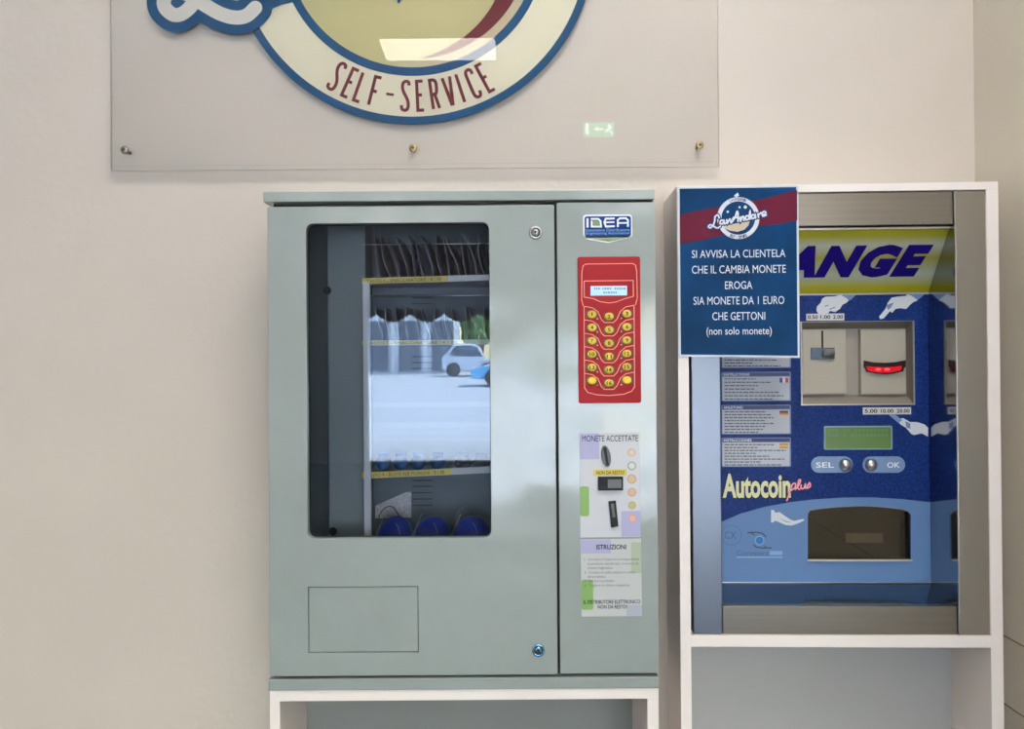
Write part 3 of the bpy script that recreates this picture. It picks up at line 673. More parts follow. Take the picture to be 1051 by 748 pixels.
bagb = mat('royal_blue_plastic', (.003, .020, .36), .35, spec=.2)
loopm = mat('grey_cord', (.10, .11, .14), .5)
for i, (px, hw) in enumerate(((404.6, 18.2), (443.3, 19.3), (484, 20))):
    X, Zt = V.p(px, 531, .085); rr = hw * .0018
    t = thing('blue_laundry_bag', V, (X, .10, zfl), 'round royal blue bundle with cord loop on the lowest tray, %s' % ('leftmost', 'middle one', 'rightmost')[i], 'bag', 'blue bundles on the lowest tray')
    hz = (Zt - zfl) / 2; m_ = MB(); m_.ball((X, .10, zfl + hz), (rr, .034, hz), 32, 18)
    m_.v = [(x + .0012 * math.sin(60 * z), y, zfl + (z - zfl) if z > zfl + hz * .3 else zfl + hz * .3 * max(0, (z - zfl)) / (hz * .3)) for x, y, z in m_.v]
    m_.v = [(X + (x - X) * (1 if z > zfl + hz else 1 + 0.0), y, z) for x, y, z in m_.v]
    m_.build('bundle', bagb, t)
    lp = [V.p(px + a_, b_, .085) for a_, b_ in ((-17, 534), (-14, 526), (-9, 521.5), (-4, 521), (0, 524), (4, 530), (7, 535))]
    lp = smooth(lp, 5)
    MB().tube([(x, .088 + .01 * math.sin(k / len(lp) * 3), z) for k, (x, z) in enumerate(lp)], .0011, 8).build('cord_loop', loopm, t)
    sw_ = V.pts([(px + 1, 537), (px + 4, 541), (px + 6, 548)], .066)
    MB().tube([(sw_[0][0], .0715, sw_[0][1]), (sw_[1][0], .067, sw_[1][1]), (sw_[2][0], .0655, sw_[2][1])], .0006, 6).build('fold_sheen_line', mat('painted_fold_sheen', (.2, .3, .6), .2), t)  # pale tube paints the sheen along a fold
    # clear wrapping film edges
    MB().tube([(X - rr * 1.0, .09, zfl + .002), (X - rr * 1.08, .088, zfl + hz), (X - rr * .55, .088, Zt + .006)], .0009, 6).build('film_edge', mat('film', (.35, .38, .42), .2), t)

# ================================================================== WHITE CABINET ON THE RIGHT
YAW = R(-1.75)
C = Frame((V.p(697, 500, .040)[0], .040, 0), YAW)
TOPZ = C.rect(697, 188.5, 1027, 651)[3]
CW = C.p(1028, 500)[0]
ti = .0195
xin0, xin1 = C.p(708.6, 560)[0], C.p(1016, 560)[0]
zs0, zs1 = C.rect(709, 652, 1016, 664.3)[2:4]
zt0 = C.rect(709, 196.6, 1016, 300)[3]
CD = .140
cab = thing('white_cabinet', C, (CW / 2, CD / 2, 0), 'tall open white melamine cabinet holding the change machine beside the right wall', 'cabinet')
MB().box(0, xin0, 0, CD, 0, zt0, .0008).build('side_board', mel, cab)
MB().box(xin1, CW, 0, CD, 0, zt0, .0008).build('side_board', mel, cab)
MB().box(0, CW, 0, CD, zt0, TOPZ, .0008).build('top_board', mel, cab)
MB().box(xin0, xin1, 0, CD - .006, zs0, zs1, .0008).build('middle_shelf', mel, cab)
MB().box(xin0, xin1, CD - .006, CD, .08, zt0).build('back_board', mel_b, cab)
MB().box(xin0, xin1, .01, CD - .006, .08, .098).build('lower_shelf', mel, cab)

# ================================================================== CHANGE MACHINE
steel = mat('brushed_steel', (.31, .275, .235), .30, 1.0, noise=.05, nscale=5, nstretch=(1, 1, 40), aniso=.3)
polish = mat('polished_steel', (.40, .41, .43), .10, 1.0)
steel_f = mat('brushed_steel_dimmed', (.13, .145, .175), .36, 1.0, noise=.02, nscale=5)  # same steel, colour darkened to tone down the bright street reflection
cm = thing('change_machine', C, (CW / 2, .07, zs1), 'blue change machine in a brushed steel surround with CHANGE on its header', 'change machine')
RD = .096
L_ = C.rect(711, 368, 741, 650); Rr = C.rect(983.2, 197.5, 1014.6, 649.5)
Tt = C.rect(741, 198, 981, 231); Bb = C.rect(742, 622.5, 981, 649.5)
zbm, ztm = zs1 + .0005, zt0 - .0012
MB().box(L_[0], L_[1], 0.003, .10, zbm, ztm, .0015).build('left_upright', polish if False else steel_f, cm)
MB().box(Rr[0], Rr[1], 0.003, .10, zbm, ztm, .0012).build('right_upright', mat('brushed_steel_lifted', (.43, .395, .34), .34, 1.0, noise=.02, nscale=5), cm)  # same steel, colour lightened so this side reads brighter
MB().box(L_[1] + .0006, Rr[0] - .003, 0.004, .02, Tt[2], ztm, .0012).build('top_bar', steel, cm)
MB().box(L_[1] + .0006, Rr[0] - .003, 0.004, .02, zbm, Bb[3], .0012).build('bottom_bar', steel, cm)
MB().box(Rr[0] - .0024, Rr[0] - .0006, 0.001, RD + .004, zbm, ztm).build('inner_cheek', polish, cm)
# mirror floor under the panel
PX0 = L_[1] + .0006; PX1 = Rr[0] - .0026
zpb = C.rect(741, 301, 952.5, 598.0, RD)[2]
fl_ = MB(); fl_.add([(PX0, .02, Bb[3] - .002), (PX1, .02, Bb[3] - .002), (PX1, RD, zpb - .001), (PX0, RD, zpb - .001), (PX0, .02, Bb[3] - .005), (PX1, .02, Bb[3] - .005), (PX1, RD, zpb - .004), (PX0, RD, zpb - .004)],
    [(0, 1, 2, 3), (7, 6, 5, 4), (0, 4, 5, 1), (2, 6, 7, 3)])
fl_.build('recess_floor', polish_f, cm)
def recess(pp, d=RD): return C.pts(pp, d)
# panel
navy_p = mat('panel_navy', (.005, .022, .13), .45, noise=.6, nscale=260, spec=.10)
sky_p = mat('panel_sky_blue', (.11, .205, .40), .45, spec=.2)
zph = C.rect(741, 301, 952.5, 598, RD)[3]
hx0, hx1, hz0, hz1 = C.rect(821.6, 329.6, 938, 415.6, RD)
win = [(hx0, hz0), (hx1, hz0), (hx1, hz1), (hx0, hz1)]
tr = recess([(829, 574), (829, 527), (831, 523.5), (840, 522), (860, 520), (882, 519), (905, 520), (925, 522.4), (932, 524.5), (934.6, 528), (934.6, 574)])
P0 = [(PX0, zpb), (PX1, zpb), (PX1, zph), (PX0, zph)]
pan = MB().flat([P0, win, tr], RD, RD + .004).build('front_panel', navy_p, cm)
# lower light blue field with curved top
arc = recess([(741.5, 535), (760, 527), (785, 520), (810, 515.4), (835, 512.5), (865, 510.6), (895, 510.4), (925, 512), (952, 515)])
fieldP = [(PX0, zpb + .0005), (PX1, zpb + .0005), (PX1, arc[-1][1])] + arc[::-1][0:] + [(PX0, arc[0][1])]
MB().flat([fieldP, tr], RD - .0004, RD).build('lower_field', sky_p, pan)
MB().stroke([(PX0, zpb + .0006), (PX1, zpb + .0006)], .0012, RD - .0012, RD - .0004, caps=False).build('bottom_lip', chrome, pan)
# header lightbox slopes back
hT = C.rect(741, 236, 977, 300, .018); hB = C.rect(741, 236, 953, 301, RD - .001)
yel_h = bpy.data.materials.new('header_yellow'); yel_h.use_nodes = True
n_ = yel_h.node_tree.nodes; l_ = yel_h.node_tree.links; b_ = n_['Principled BSDF']; b_.inputs['Roughness'].default_value = .3
tc = n_.new('ShaderNodeTexCoord'); sp = n_.new('ShaderNodeSeparateXYZ'); mr = n_.new('ShaderNodeMapRange'); cr = n_.new('ShaderNodeValToRGB')
l_.new(tc.outputs['Generated'], sp.inputs[0]); l_.new(sp.outputs['Z'], cr.inputs[0]); l_.new(cr.outputs[0], b_.inputs['Base Color'])
el_ = cr.color_ramp.elements; el_[0].position = 0; el_[0].color = (.37, .335, .010, 1); el_[1].position = 1; el_[1].color = (.33, .31, .010, 1)
for p_, c_ in ((.10, (.42, .38, .014, 1)), (.30, (.48, .52, .42, 1)), (.56, (.37, .335, .035, 1)), (.76, (.52, .55, .45, 1)), (.90, (.38, .36, .02, 1))):
    q_ = el_.new(p_); q_.color = c_
z_t, z_b = hT[3], hB[2]
hd = MB(); hp = lambda t: (.018 + (RD - .001 - .018) * t, z_t + (z_b - z_t) * t)     # t 0 top .. 1 bottom
(y_a, z_a), (y_b, z_c) = hp(0), hp(1)
hd.add([(PX0, y_a, z_a), (PX1, y_a, z_a), (PX1, y_b, z_c), (PX0, y_b, z_c)], [(0, 3, 2, 1)])
header = hd.build('header', yel_h, cm)
MB().box(PX0, PX1, .014, .021, z_a, z_a + .003).build('header_strip', mat('pale_strip', (.7, .66, .6), .3, .6), cm)
MB().box(PX0, PX1, RD - .003, RD, z_c - .0035, z_c - .0005).build('header_lip', mat('lip_grey', (.42, .42, .42), .4, .5), cm)
MB().box(PX0, PX1, .0205, RD + .003, ztm - .004, ztm - .001).build('recess_roof', steel, cm)
# lettering CHANGE, mapped on to the slope
txh = MB().text('CHANGE', (0, 1, 0, 1), 0, .072, .28, space=1.16)
def slope_pt(px, py):       # find the point on the header plane under a pixel
    lo, hi = 0.0, 1.0
    for _ in range(30):
        t = (lo + hi) / 2; y_, z_ = hp(t)
        if C.p(px, py, y_)[1] < z_: lo = t
        else: hi = t
    y_, z_ = hp(t); return C.p(px, py, y_)[0], y_, z_
xr_t = slope_pt(958.5, 250.5); xr_b = slope_pt(948, 283.5)
g0 = slope_pt(736.5, 250.5)
sl_h = slope_pt(940, 284)
tt_, tb_ = (xr_t[2] - z_t) / (z_b - z_t), (sl_h[2] - z_t) / (z_b - z_t)
Xa, Xb = g0[0], xr_t[0]
vv = []
for x, y, z in txh.v:
    t = tb_ + (tt_ - tb_) * z; y_, z_ = hp(t); vv.append((Xa + (Xb - Xa) * x, y_ - .0008, z_ - .0003))
txh.v = vv; txh.build('change_lettering', mat('header_ink', (.010, .004, .14), .5, spec=.05), header)
# recessed window with coin slot and bill mouth
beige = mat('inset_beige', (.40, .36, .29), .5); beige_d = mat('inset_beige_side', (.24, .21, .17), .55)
bx = MB(); dd = .022
bx.box(hx0, hx1, RD + dd, RD + dd + .002, hz0, hz1)
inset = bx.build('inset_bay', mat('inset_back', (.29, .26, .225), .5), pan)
ix0, ix1, iz0, iz1 = C.rect(823.5, 337, 930, 405.5, RD + dd)
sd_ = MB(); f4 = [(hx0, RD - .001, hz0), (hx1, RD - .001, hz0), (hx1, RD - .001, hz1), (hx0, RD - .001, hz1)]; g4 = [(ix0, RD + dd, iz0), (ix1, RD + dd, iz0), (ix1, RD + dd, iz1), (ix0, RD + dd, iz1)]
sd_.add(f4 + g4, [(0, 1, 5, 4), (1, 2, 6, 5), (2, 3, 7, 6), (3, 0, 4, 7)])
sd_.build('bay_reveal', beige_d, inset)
MB().flat([win, [(hx0 + .0022, hz0 + .0022), (hx1 - .0026, hz0 + .0022), (hx1 - .0026, hz1 - .001), (hx0 + .0022, hz1 - .001)]], RD - .003, RD - .0002).build('bay_rim', mat('rim_steel', (.42, .40, .37), .35, .7), inset)
pl = MB().box(*C.rect(824, 338, 868.6, 404, RD + dd - .012)[:2], RD + dd - .012, RD + dd, *C.rect(824, 338, 868, 404, RD + dd - .012)[2:], .0008).build('coin_plate', beige, inset)
pr = MB().box(*C.rect(883.5, 338, 929.5, 404, RD + dd - .012)[:2], RD + dd - .012, RD + dd, *C.rect(883, 338, 929, 404, RD + dd - .012)[2:], .0008).build('note_plate', beige, inset)
pdp = RD + dd - .012
a4 = C.rect(843, 339.4, 844.9, 357.6, pdp); MB().box(a4[0], a4[1], pdp - .0005, pdp + .0001, a4[2], a4[3]).build('coin_slot', blk, pl)
a4 = C.rect(832, 356.8, 856, 368.6, pdp); cbx = MB().box(a4[0], a4[1], pdp - .004, pdp, a4[2], a4[3], .0006).build('slot_housing', mat('dark_teal', (.03, .07, .12), .3), pl)
a4 = C.rect(843, 358.2, 854.6, 366.8, pdp); 
MB().tube([(a4[0], pdp - .0045, (a4[2] + a4[3]) / 2), (a4[1], pdp - .0045, (a4[2] + a4[3]) / 2)], (a4[3] - a4[2]) / 2, 20).build('roller', gunm, cbx)
mo = C.pts([(886.4, 370.2), (896, 371.8), (907, 372.3), (918, 371.6), (928, 369.6), (928, 376.6), (926.4, 377.4), (925.6, 381), (915, 383.4), (907, 384), (898, 383.4), (888.6, 381), (888.2, 378), (886.4, 376.8)], pdp)
mth = MB().flat([mo], pdp - .007, pdp, .0006).build('note_mouth', mat('mouth_black', (.015, .004, .006), .4, spec=.2), pr)
gl = C.pts([(889.2, 375.8), (896, 376.4), (907, 376.9), (918, 376.4), (925.2, 375.2), (924.6, 379.8), (915, 382), (907, 382.6), (898, 382), (890, 379.8)], pdp - .007)
rmat = bpy.data.materials.new('red_glow'); rmat.use_nodes = True; n_ = rmat.node_tree.nodes; l_ = rmat.node_tree.links; b_ = n_['Principled BSDF']
b_.inputs['Base Color'].default_value = (.35, .0, .01, 1); b_.inputs['Roughness'].default_value = .15
rm = MB().flat([gl], pdp - .0085, pdp - .0072).build('red_lens', rmat, mth)
b_.inputs['Emission Color'].default_value = (1, .01, .02, 1); b_.inputs['Emission Strength'].default_value = .35
hot = mat('red_lamp', (1, .05, .05), .3, emit=(1, .03, .05), es=1.6)
for q in (901.5, 910.5):
    X, Z = C.p(q, 379, pdp - .0086); MB().disc(X, Z, .0052, pdp - .0088, pdp - .0086, 20, .0024).build('red_lamp', hot, mth)
# price plates
plate = mat('plate_white', (.60, .60, .58), .4)
def plate_(L4, items, nm):
    r4 = C.rect(*L4, RD - .0004); o_ = MB().box(r4[0], r4[1], RD - .001, RD, r4[2], r4[3]).build(nm, plate, pan)
    t_ = MB(); w_ = (r4[1] - r4[0]); n = len(items)
    for i, s_ in enumerate(items):
        a_ = r4[0] + w_ * (i + .10) / n; t_.text(s_, (a_, a_ + w_ / n * .8, r4[2] + (r4[3] - r4[2]) * .22, r4[3] - (r4[3] - r4[2]) * .22), RD - .001, .02)
    t_.build('plate_lettering', inkb, o_)
plate_((827.6, 321.8, 866.4, 328.8), ('0.50', '1.00', '2.00'), 'coin_value_plate')
plate_((885.6, 418, 935, 425.2), ('5.00', '10.00', '20.00'), 'note_value_plate')
# hands printed on the panel
glove = mat('glove_white', (.62, .64, .68), .5); cuffm = mat('cuff_blue', (.16, .26, .48), .5); outl = mat('glove_outline', (.16, .2, .33), .5)
def hand(shapes, nm):
    root_ = None
    for k, (P_, m__) in enumerate(shapes):
        o_ = MB().flat([recess(P_)], RD - .0005 - .0003 * k, RD - .0003 * k).build(nm if k == 0 else ('cuff' if m__ is cuffm else 'shade'), m__, root_ or pan)
        root_ = root_ or o_
hand([([(863, 302.4), (869, 306), (871, 308.6), (868, 311), (864.6, 312.6), (862, 317), (857, 320.2), (852, 319), (849.4, 322), (845, 323.4), (840.4, 322.6), (838, 319), (838.4, 314.6), (842, 311), (844, 306.4), (847, 304.6), (857, 304)], glove),
      ([(864.6, 302.4), (879, 301.8), (874, 307), (871.5, 308.4)], cuffm), ([(846, 314), (850, 312.6), (850.4, 313.4), (846.4, 315)], outl), ([(851, 317), (857, 314.6), (857.2, 315.4), (851.6, 318)], outl)], 'pointing_hand_print')
hand([([(931, 301), (939, 305), (941.6, 308.4), (938, 309.6), (934, 312.6), (930, 317), (924, 316.2), (919, 317), (915.6, 321), (913.4, 319.2), (907, 326.6), (903.4, 327.4), (902.2, 325), (909, 316.6), (911, 311), (915, 305.4), (922, 304.2), (930, 303.6)], glove),
      ([(933, 300.8), (950, 300.8), (944, 306), (941.4, 308)], cuffm), ([(909.6, 313), (914, 311.4), (917, 310.6), (914, 316), (911, 318)], outl)], 'pressing_hand_print')
hand([([(920, 430), (927, 429), (934, 433), (941, 433), (949, 435.6), (952.4, 439), (952.4, 448), (946, 444.6), (938, 446.4), (935, 445), (930, 439), (924, 435.4)], glove),
      ([(912, 425.4), (918.6, 425.4), (926, 431), (922, 434)], cuffm), ([(929, 432), (934, 434.6), (934, 440), (930, 438.6)], outl)], 'receiving_hand_print')
hand([([(791.4, 523.2), (794.4, 523.4), (795.4, 526), (800, 525.4), (805, 529), (811, 533), (815, 534.4), (823, 532.6), (825, 532.4), (825.2, 534), (819, 537), (812, 539.2), (806, 538.6), (799, 535.4), (795, 534.2), (793.8, 536), (791.2, 536)], glove),
      ([(799, 531), (806, 534.4), (813, 536), (806, 535.4)], outl)], 'open_hand_print')
# LCD and buttons
r4 = C.rect(845.4, 437, 915.6, 461.4, RD); lo = MB().flat([rrect(*r4, .003)], RD - .0018, RD, .0004).build('display_frame', mat('lcd_frame', (.19, .33, .30), .4), pan)
r4 = C.rect(846.8, 438.4, 914, 460, RD); l2 = MB().flat([rrect(*r4, .002)], RD - .0022, RD - .0018).build('display_screen', mat('lcd_green', (.085, .16, .045), .25, emit=(.12, .3, .05), es=.06), lo)
t_ = MB(); rs = random.Random(9)
for y_ in (441.8, 446.6):
    for k in range(16):
        if rs.random() < .75:
            r5 = C.rect(849.5 + k * 3.9, y_ - 1.9, 852.3 + k * 3.9, y_ + 1.5, RD); t_.box(r5[0], r5[1], RD - .0024, RD - .0022, r5[2], r5[3])
t_.build('display_characters', mat('lcd_green_ink', (.07, .17, .04), .4), l2)
pill_d = mat('pill_blue', (.16, .25, .42), .35)
for x0_, x1_, tx_, bxp, t0, t1 in ((832, 875, 'SEL', 867, 837, 855.4), (885, 928.6, 'OK', 893.2, 910, 923)):
    r4 = C.rect(x0_, 468.3, x1_, 485, RD); po = MB().flat([rrect(*r4, (r4[3] - r4[2]) / 2 - .0001, 10)], RD - .002, RD, .0005).build('button_surround', pill_d, pan)
    MB().text(tx_, C.rect(t0, 474.2, t1, 479.8, RD), RD - .002, .01).build('button_lettering', white, po)
    X, Z = C.p(bxp, 476.6, RD); r_ = 6.4 * .00182
    MB().lathe(X, Z, [(r_, -.002), (r_, -.004), (r_ * .92, -.0065), (r_ * .7, -.0095), (r_ * .35, -.0115), (r_ * .05, -.012)], 32, RD).build('push_button', chrome, po)
# instruction boxes with illegible tiny lines
boxm = mat('box_border', (.16, .22, .40), .5); bpap = mat('box_paper', (.46, .48, .54), .5); btxt = mat('box_text', (.07, .075, .10), .6)
dk = mat('box_head', (.02, .035, .12), .5)
flags = {'INSTRUCTIONS': ((.02, .03, .12), (.7, .7, .7), (.45, .04, .06), 'v'), 'ANLEITUNG': ((.02, .02, .02), (.35, .04, .03), (.55, .38, .05), 'h'), 'INSTRUCCIONES': ((.5, .20, .05), (.55, .45, .10), (.5, .20, .05), 'h'), 'ISTRUZIONI': ((.02, .2, .05), (.7, .7, .7), (.45, .04, .06), 'v')}
rs = random.Random(5)
for ttl, ya, yb in (('ISTRUZIONI', 347, 377.6), ('INSTRUCTIONS', 381.6, 411.6), ('ANLEITUNG', 415.4, 445.6), ('INSTRUCCIONES', 449, 479)):
    r4 = C.rect(740.6, ya, 811.6, yb, RD); o_ = MB().flat([rrect(*r4, .0022)], RD - .0005, RD).build('instruction_box', boxm, pan)
    r4 = C.rect(741.4, ya + .8, 810.4, ya + 4.4, RD); MB().box(r4[0], r4[1], RD - .0008, RD - .0005, r4[2], r4[3]).build('box_heading_bar', dk, o_)
    MB().text(ttl, C.rect(742.6, ya + 1.4, 742 + len(ttl) * 2.25, ya + 4, RD), RD - .0008, .01).build('box_heading', white, o_)
    r4 = C.rect(741.4, ya + 5, 810.2, yb - .9, RD); MB().flat([rrect(*r4, .0016)], RD - .0008, RD - .0005).build('box_field', bpap, o_)
    t_ = MB(); nl = 8 if ttl != 'INSTRUCTIONS' else 7
    for k in range(nl):
        y_ = ya + 7.2 + k * (yb - ya - 8.4) / (nl - 1) * .96; xx = 743.4; xe = rs.uniform(772, 808) if k % 3 else rs.uniform(765, 795)
        if k < 2: xe = min(xe, 796)
        while xx < xe:
            ww = rs.uniform(1.6, 5.5); r5 = C.rect(xx, y_ - .55, min(xx + ww, xe + 1), y_ + .55, RD); t_.box(r5[0], r5[1], RD - .001, RD - .0008, r5[2], r5[3]); xx += ww + .9
    t_.build('tiny_lines', btxt, o_)
    c1, c2, c3, dr = flags[ttl]; fx0, fx1, fy0, fy1 = 800, 808.8, ya + 6, ya + 11
    for k, c_ in enumerate((c1, c2, c3)):
        q4 = (fx0 + (fx1 - fx0) * k / 3, fy0, fx0 + (fx1 - fx0) * (k + 1) / 3, fy1) if dr == 'v' else (fx0, fy0 + (fy1 - fy0) * k / 3, fx1, fy0 + (fy1 - fy0) * (k + 1) / 3)
        r5 = C.rect(*q4, RD); MB().box(r5[0], r5[1], RD - .0012, RD - .001, r5[2], r5[3]).build('flag_stripe', mat('flag_%s_%d' % (ttl, k), c_, .5), o_)
# brand lettering
bold_y = mat('brand_cream', (.66, .66, .38), .4)
MB().text('Autocoin', C.rect(740.6, 484.8, 812.4, 512, RD), RD - .0002, .062).build('brand_outline', ink, pan)
MB().text('Autocoin', C.rect(741.6, 485.8, 811.4, 511, RD), RD - .0007, .035).build('brand_lettering', bold_y, pan)
pk = mat('plus_pink', (.80, .45, .50), .4); rdk = mat('plus_red', (.5, .02, .05), .4)
pl_paths = [[(807.5, 513.5), (811, 503), (813, 497), (816, 496), (816, 500), (811.5, 503)], [(816, 502), (820, 497), (821.4, 492.6), (819.6, 493), (818.4, 500), (820.4, 502)], [(822, 497.6), (822, 501), (825, 500.6), (826.4, 496.6), (826.2, 500.6)], [(827.6, 500.6), (830.6, 495.4), (831.4, 499), (828, 500.8)]]
m1 = MB(); m2 = MB()
for P_ in pl_paths:
    W_ = recess(smooth(P_, 4)); m1.stroke(W_, 2.2 * .0018, RD - .0010, RD - .0007); m2.stroke(W_, 1.0 * .0018, RD - .0014, RD - .0012)
m1.build('plus_outline', rdk, pan); m2.build('plus_lettering', pk, pan)
# small logos
lg = mat('logo_black', (.03, .03, .045), .5); lgb = mat('logo_blue', (.0, .14, .42), .4); lgs = mat('logo_faint', (.045, .09, .20), .5); lgp = mat('logo_pale', (.20, .34, .58), .5)
X, Z = C.p(779.4, 554.4, RD); MB().disc(X, Z, 5 * .0018, RD - .0012, RD - .0009).build('logo_halo', lgp, pan); MB().disc(X, Z, 4 * .0018, RD - .0016, RD - .0012).build('logo_dot', lgb, pan)
t_ = MB()
t_.stroke(recess(smooth([(767.4, 546.6), (772, 546), (778, 546.2), (783, 547.6), (785.8, 550.6)], 5)), 1.2 * .0018, RD - .0012, RD - .0006); t_.stroke(recess([(771, 546.8), (774.5, 549)]), 1.0 * .0018, RD - .0012, RD - .0006)
t_.stroke(recess(smooth([(773.4, 559), (776, 561), (781, 562), (787, 562), (791.4, 562)], 5)), 1.2 * .0018, RD - .0012, RD - .0006); t_.stroke(recess([(786, 562), (784.6, 560)]), 1.0 * .0018, RD - .0012, RD - .0006)
t_.build('logo_arcs', lg, pan)
MB().text('Comestero', C.rect(756, 564.6, 789, 570, RD), RD - .0006, .0).build('logo_lettering', lgs, pan)
r4 = C.rect(790, 565.4, 803, 569.4, RD); r5 = C.rect(756, 571, 803, 572.4, RD); MB().box(r4[0], r4[1], RD - .0006, RD - .0004, r4[2], r4[3]).box(r5[0], r5[1], RD - .0006, RD - .0004, r5[2], r5[3]).build('logo_underline', lgp, pan)
X, Z = C.p(750.5, 549, RD); t_ = MB(); t_.stroke(circ(X, Z, 10.5 * .0018, 32), .0008, RD - .0007, RD - .0004, True, False); t_.build('round_stamp', lgs, pan)
MB().text('CX', (X - .0125, X + .009, Z - .007, Z + .007), RD - .0006, .0).build('stamp_lettering', lgs, pan)
# coin tray behind the arched opening
smoke = mat('tray_brown', (.075, .062, .042), .35); 
tb = MB(); tz0 = min(z for x, z in tr); tz1 = max(z for x, z in tr); tx0 = tr[0][0]; tx1 = tr[-1][0]
TD = RD + .026
tb.box(tx0 - .004, tx1 + .004, TD, TD + .002, tz0 - .004, tz1 + .004).box(tx0 - .004, tx0, RD + .0045, TD, tz0 - .004, tz1 + .004).box(tx1, tx1 + .004, RD + .0045, TD, tz0 - .004, tz1 + .004).box(tx0 - .004, tx1 + .004, RD + .0045, TD, tz1, tz1 + .004).box(tx0 - .004, tx1 + .004, RD + .0045, TD, tz0 - .004, tz0)
tray = tb.build('coin_tray', smoke, cm)
bk = C.rect(926, 522, 934, 573, TD - .01)[0]; MB().box(bk, tx1 - .0002, RD + .006, TD - .0005, tz0, tz1 - .002).build('tray_side_block', blk, tray)
MB().flat([tr], RD + .0042, RD + .0044).build('tray_cover', glass('tray_acrylic', 1.6, (.75, .70, .62)), tray)
r4 = C.rect(868, 547, 906.4, 557, TD - .001); MB().box(r4[0], r4[1], TD - .001, TD, r4[2], r4[3]).build('tray_label', mat('tray_label', (.36, .30, .21), .5), tray)
MB().stroke([(tx0 - .002, tz0 - .0008), (tx1 + .001, tz0 - .0008)], .0028, RD - .005, RD, caps=False).build('tray_lip', mat('lip_pale', (.62, .58, .48), .35, .5), tray)
ot = MB(); ot.stroke(tr[1:-1], .0016, RD - .0012, RD - .0004, caps=False); ot.build('tray_edge', mat('edge_tan', (.16, .17, .2), .4), tray)

# ================================================================== BLUE PAPER NOTICE TAPED TO THE CABINET
NY = -.004
def npx(L): return C.pts(L, NY)
nc = [(695.2, 191.6), (819.4, 189.8), (821, 367.2), (696.6, 365.8)]
def nq(u, v):    # 0..1 across, 0..1 down the sheet -> frame point
    a = [nc[0][j] + (nc[1][j] - nc[0][j]) * u for j in (0, 1)]; b = [nc[3][j] + (nc[2][j] - nc[3][j]) * u for j in (0, 1)]
    return C.p(a[0] + (b[0] - a[0]) * v, a[1] + (b[1] - a[1]) * v, NY)
notice = MB().flat([[nq(0, 0), nq(1, 0), nq(1, 1), nq(0, 1)]], NY, NY + .0012)
notice = notice.build('paper_notice', mat('notice_border', (.62, .68, .76), .35), None, C, (*[nq(.5, 1)[0]], NY, nq(.5, 1)[1]))
tag(notice, 'dark blue paper notice with white wording taped over the change machine', 'notice')
nb = mat('notice_blue', (.003, .036, .115), .45, noise=.35, nscale=9, spec=.06); nr = mat('notice_red', (.11, .012, .030), .45, noise=.15, nscale=9, spec=.06)
MB().flat([[nq(.018, .012), nq(.982, .012), nq(.982, .988), nq(.018, .988)]], NY - .0003, NY).build('blue_field', nb, notice)
def nxy(px, py): return C.p(px, py, NY)
MB().flat([[nxy(*p_) for p_ in ((697.6, 220.4), (715, 216.4), (735, 212.8), (760, 209), (785, 203.8), (803, 199), (818, 195), (818.2, 226), (800, 229.6), (780, 231.8), (755, 238), (735, 243), (715, 247.6), (697.8, 250))]], NY - .0006, NY - .0003).build('red_band', nr, notice)
nwht = mat('notice_white', (.72, .76, .84), .4)
cxn, czn = nxy(757.6, 223.8); kn = .00172
rg = MB().flat([circ(cxn, czn, 21.8 * kn, 64), circ(cxn, czn, 17.4 * kn, 64)], NY - .0010, NY - .0006); rg.build('logo_ring', nwht, notice)
MB().flat([circ(cxn, czn, 17.4 * kn, 64)], NY - .0009, NY - .0006).build('logo_disc', nb, notice)
MB().flat([[nxy(742, 232), nxy(748, 231), nxy(754, 229.6), nxy(762, 227.6), nxy(769.4, 227), nxy(768, 231.4), nxy(764, 235.6), nxy(757, 238), nxy(749, 236.8), nxy(744.4, 234.6)]], NY - .0013, NY - .0010).build('logo_basket', mat('notice_sand', (.62, .50, .36), .4), notice)
t_ = MB()
for x_, y_, r_ in ((746.8, 217.4, 1.2), (759, 212.8, 1.1), (764.8, 212.6, 1.7)): X, Z = nxy(x_, y_); t_.disc(X, Z, r_ * kn, NY - .0013, NY - .0009, 16)
t_.build('logo_bubbles', nwht, notice)
for s_, lett in ((1, 'LAVANDERIA'), (-1, 'SELF - SERVICE')):
    t_ = MB(); n = len(lett)
    for i, ch in enumerate(lett):
        if ch == ' ': continue
        a = R(-24 + 48 * i / (n - 1)); X = cxn + 19.7 * kn * math.sin(a); Z = czn + s_ * 19.7 * kn * math.cos(a)
        b = MB().text(ch, (-.9 * kn, .9 * kn, -1.6 * kn, 1.6 * kn), 0, .02) if ch != '-' else MB().box(-.8 * kn, .8 * kn, -.0003, -.0001, -.3 * kn, .3 * kn)
        ra = -a * s_; b.v = [(X + v[0] * math.cos(ra) - v[2] * math.sin(ra), NY - .0012, Z + v[0] * math.sin(ra) + v[2] * math.cos(ra)) for v in b.v]
        n0 = len(t_.v); t_.v += b.v; t_.f += [tuple(k + n0 for k in f) for f in b.f]; t_.mi += b.mi; t_.sm += b.sm
    t_.build('ring_lettering', mat('notice_ink', (.04, .06, .12), .5), notice)
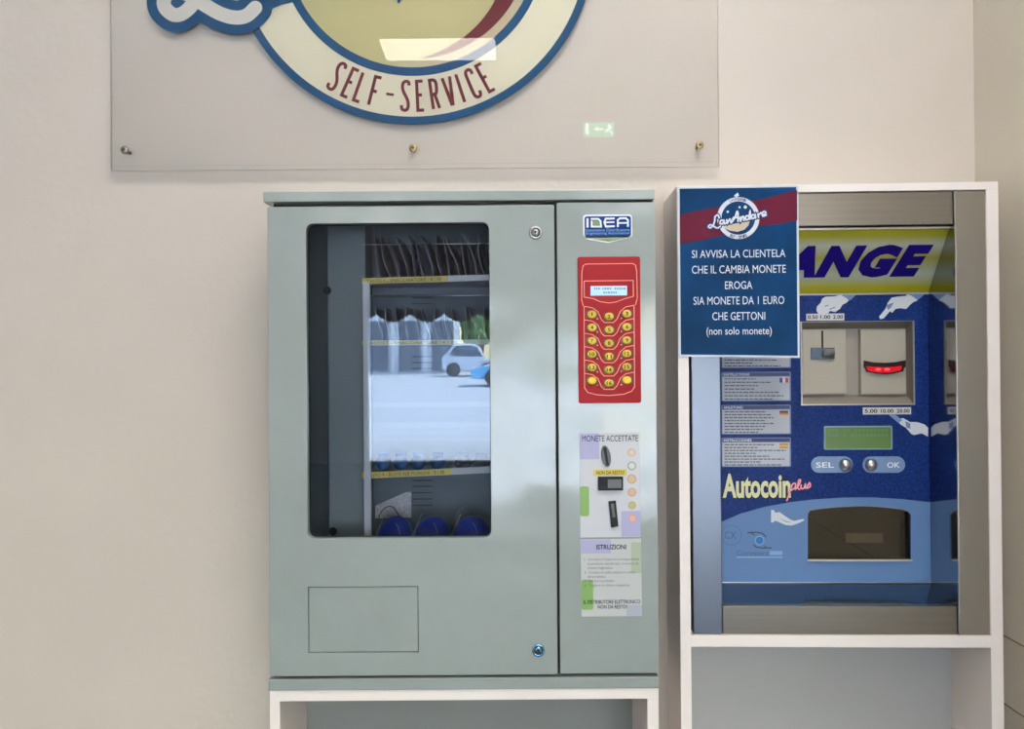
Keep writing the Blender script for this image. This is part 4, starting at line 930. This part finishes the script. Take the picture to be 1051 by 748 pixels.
sc = [[(737.8, 223.8), (736.6, 220.8), (733.8, 222.4), (733.2, 227), (731.6, 231.4), (728.8, 234), (726.8, 232.6), (729, 230.8), (732.6, 232.6), (736, 234.2), (739, 232.4)],
      [(742.4, 226.4), (739.6, 226.4), (738.8, 229.6), (741.4, 229.8), (742.8, 226.6), (743.2, 229.8), (745, 229.2)], [(745.6, 225.8), (746.2, 229.2), (748.6, 225), (750, 228)],
      [(750, 229), (754, 223.6), (756, 217.4), (757, 219), (757.2, 227.4)], [(751.6, 225), (753.6, 223), (758.4, 224.4)], [(759.6, 223), (759.8, 227), (761.6, 222.6), (763, 223), (763.2, 226.6)],
      [(768.4, 221.8), (765.4, 222), (765, 225.4), (768, 224.8), (769.6, 216.4), (769.4, 225)], [(774.4, 220.6), (771.4, 221), (771.4, 224.4), (774, 223.6), (774.8, 220.6), (775.2, 224)],
      [(777.6, 219.6), (778.2, 223.2)], [(777.8, 221), (780.6, 218.6)], [(782.4, 220.8), (785.6, 219), (784.4, 217.2), (782, 218.6), (782.6, 222), (786, 221)]]
m1 = MB(); m2 = MB()
for P_ in sc:
    W_ = [nxy(*p_) for p_ in smooth(P_, 4)]; m1.stroke(W_, 4.0 * kn, NY - .0017, NY - .0013); m2.stroke(W_, 1.7 * kn, NY - .0022, NY - .0018)
m1.build('script_outline', nb, notice); m2.build('script_lettering', nwht, notice)
t_ = MB()
for s_, x0_, x1_, ya, yb in (('SI AVVISA LA CLIENTELA', 710, 806, 256.3, 264.3), ('CHE IL CAMBIA MONETE', 710, 806.4, 272.2, 280.4), ('EROGA', 744, 772, 288.6, 296.6), ('SIA MONETE DA 1 EURO', 711.6, 804.8, 304.2, 312.4), ('CHE GETTONI', 731, 785.2, 320.2, 328.4)):
    a_, b_ = nxy((x0_ + x1_) / 2, yb), nxy((x0_ + x1_) / 2, ya); t_.text(s_, (nxy(x0_, ya)[0], nxy(x1_, ya)[0], a_[1], b_[1]), NY - .0004, .0)
t_.text('(non solo monete)', (nxy(725, 340)[0], nxy(792, 340)[0], nxy(758, 345.8)[1], nxy(758, 335.4)[1]), NY - .0004, .004)
t_.build('wording', nwht, notice)
tp = mat('clear_tape', (.30, .36, .42), .2)
MB().flat([[nxy(*p_) for p_ in ((753, 201), (757, 197.6), (758.6, 200.6), (755.8, 202.4))]], NY - .0006, NY - .0003).build('torn_patch', nwht, notice)
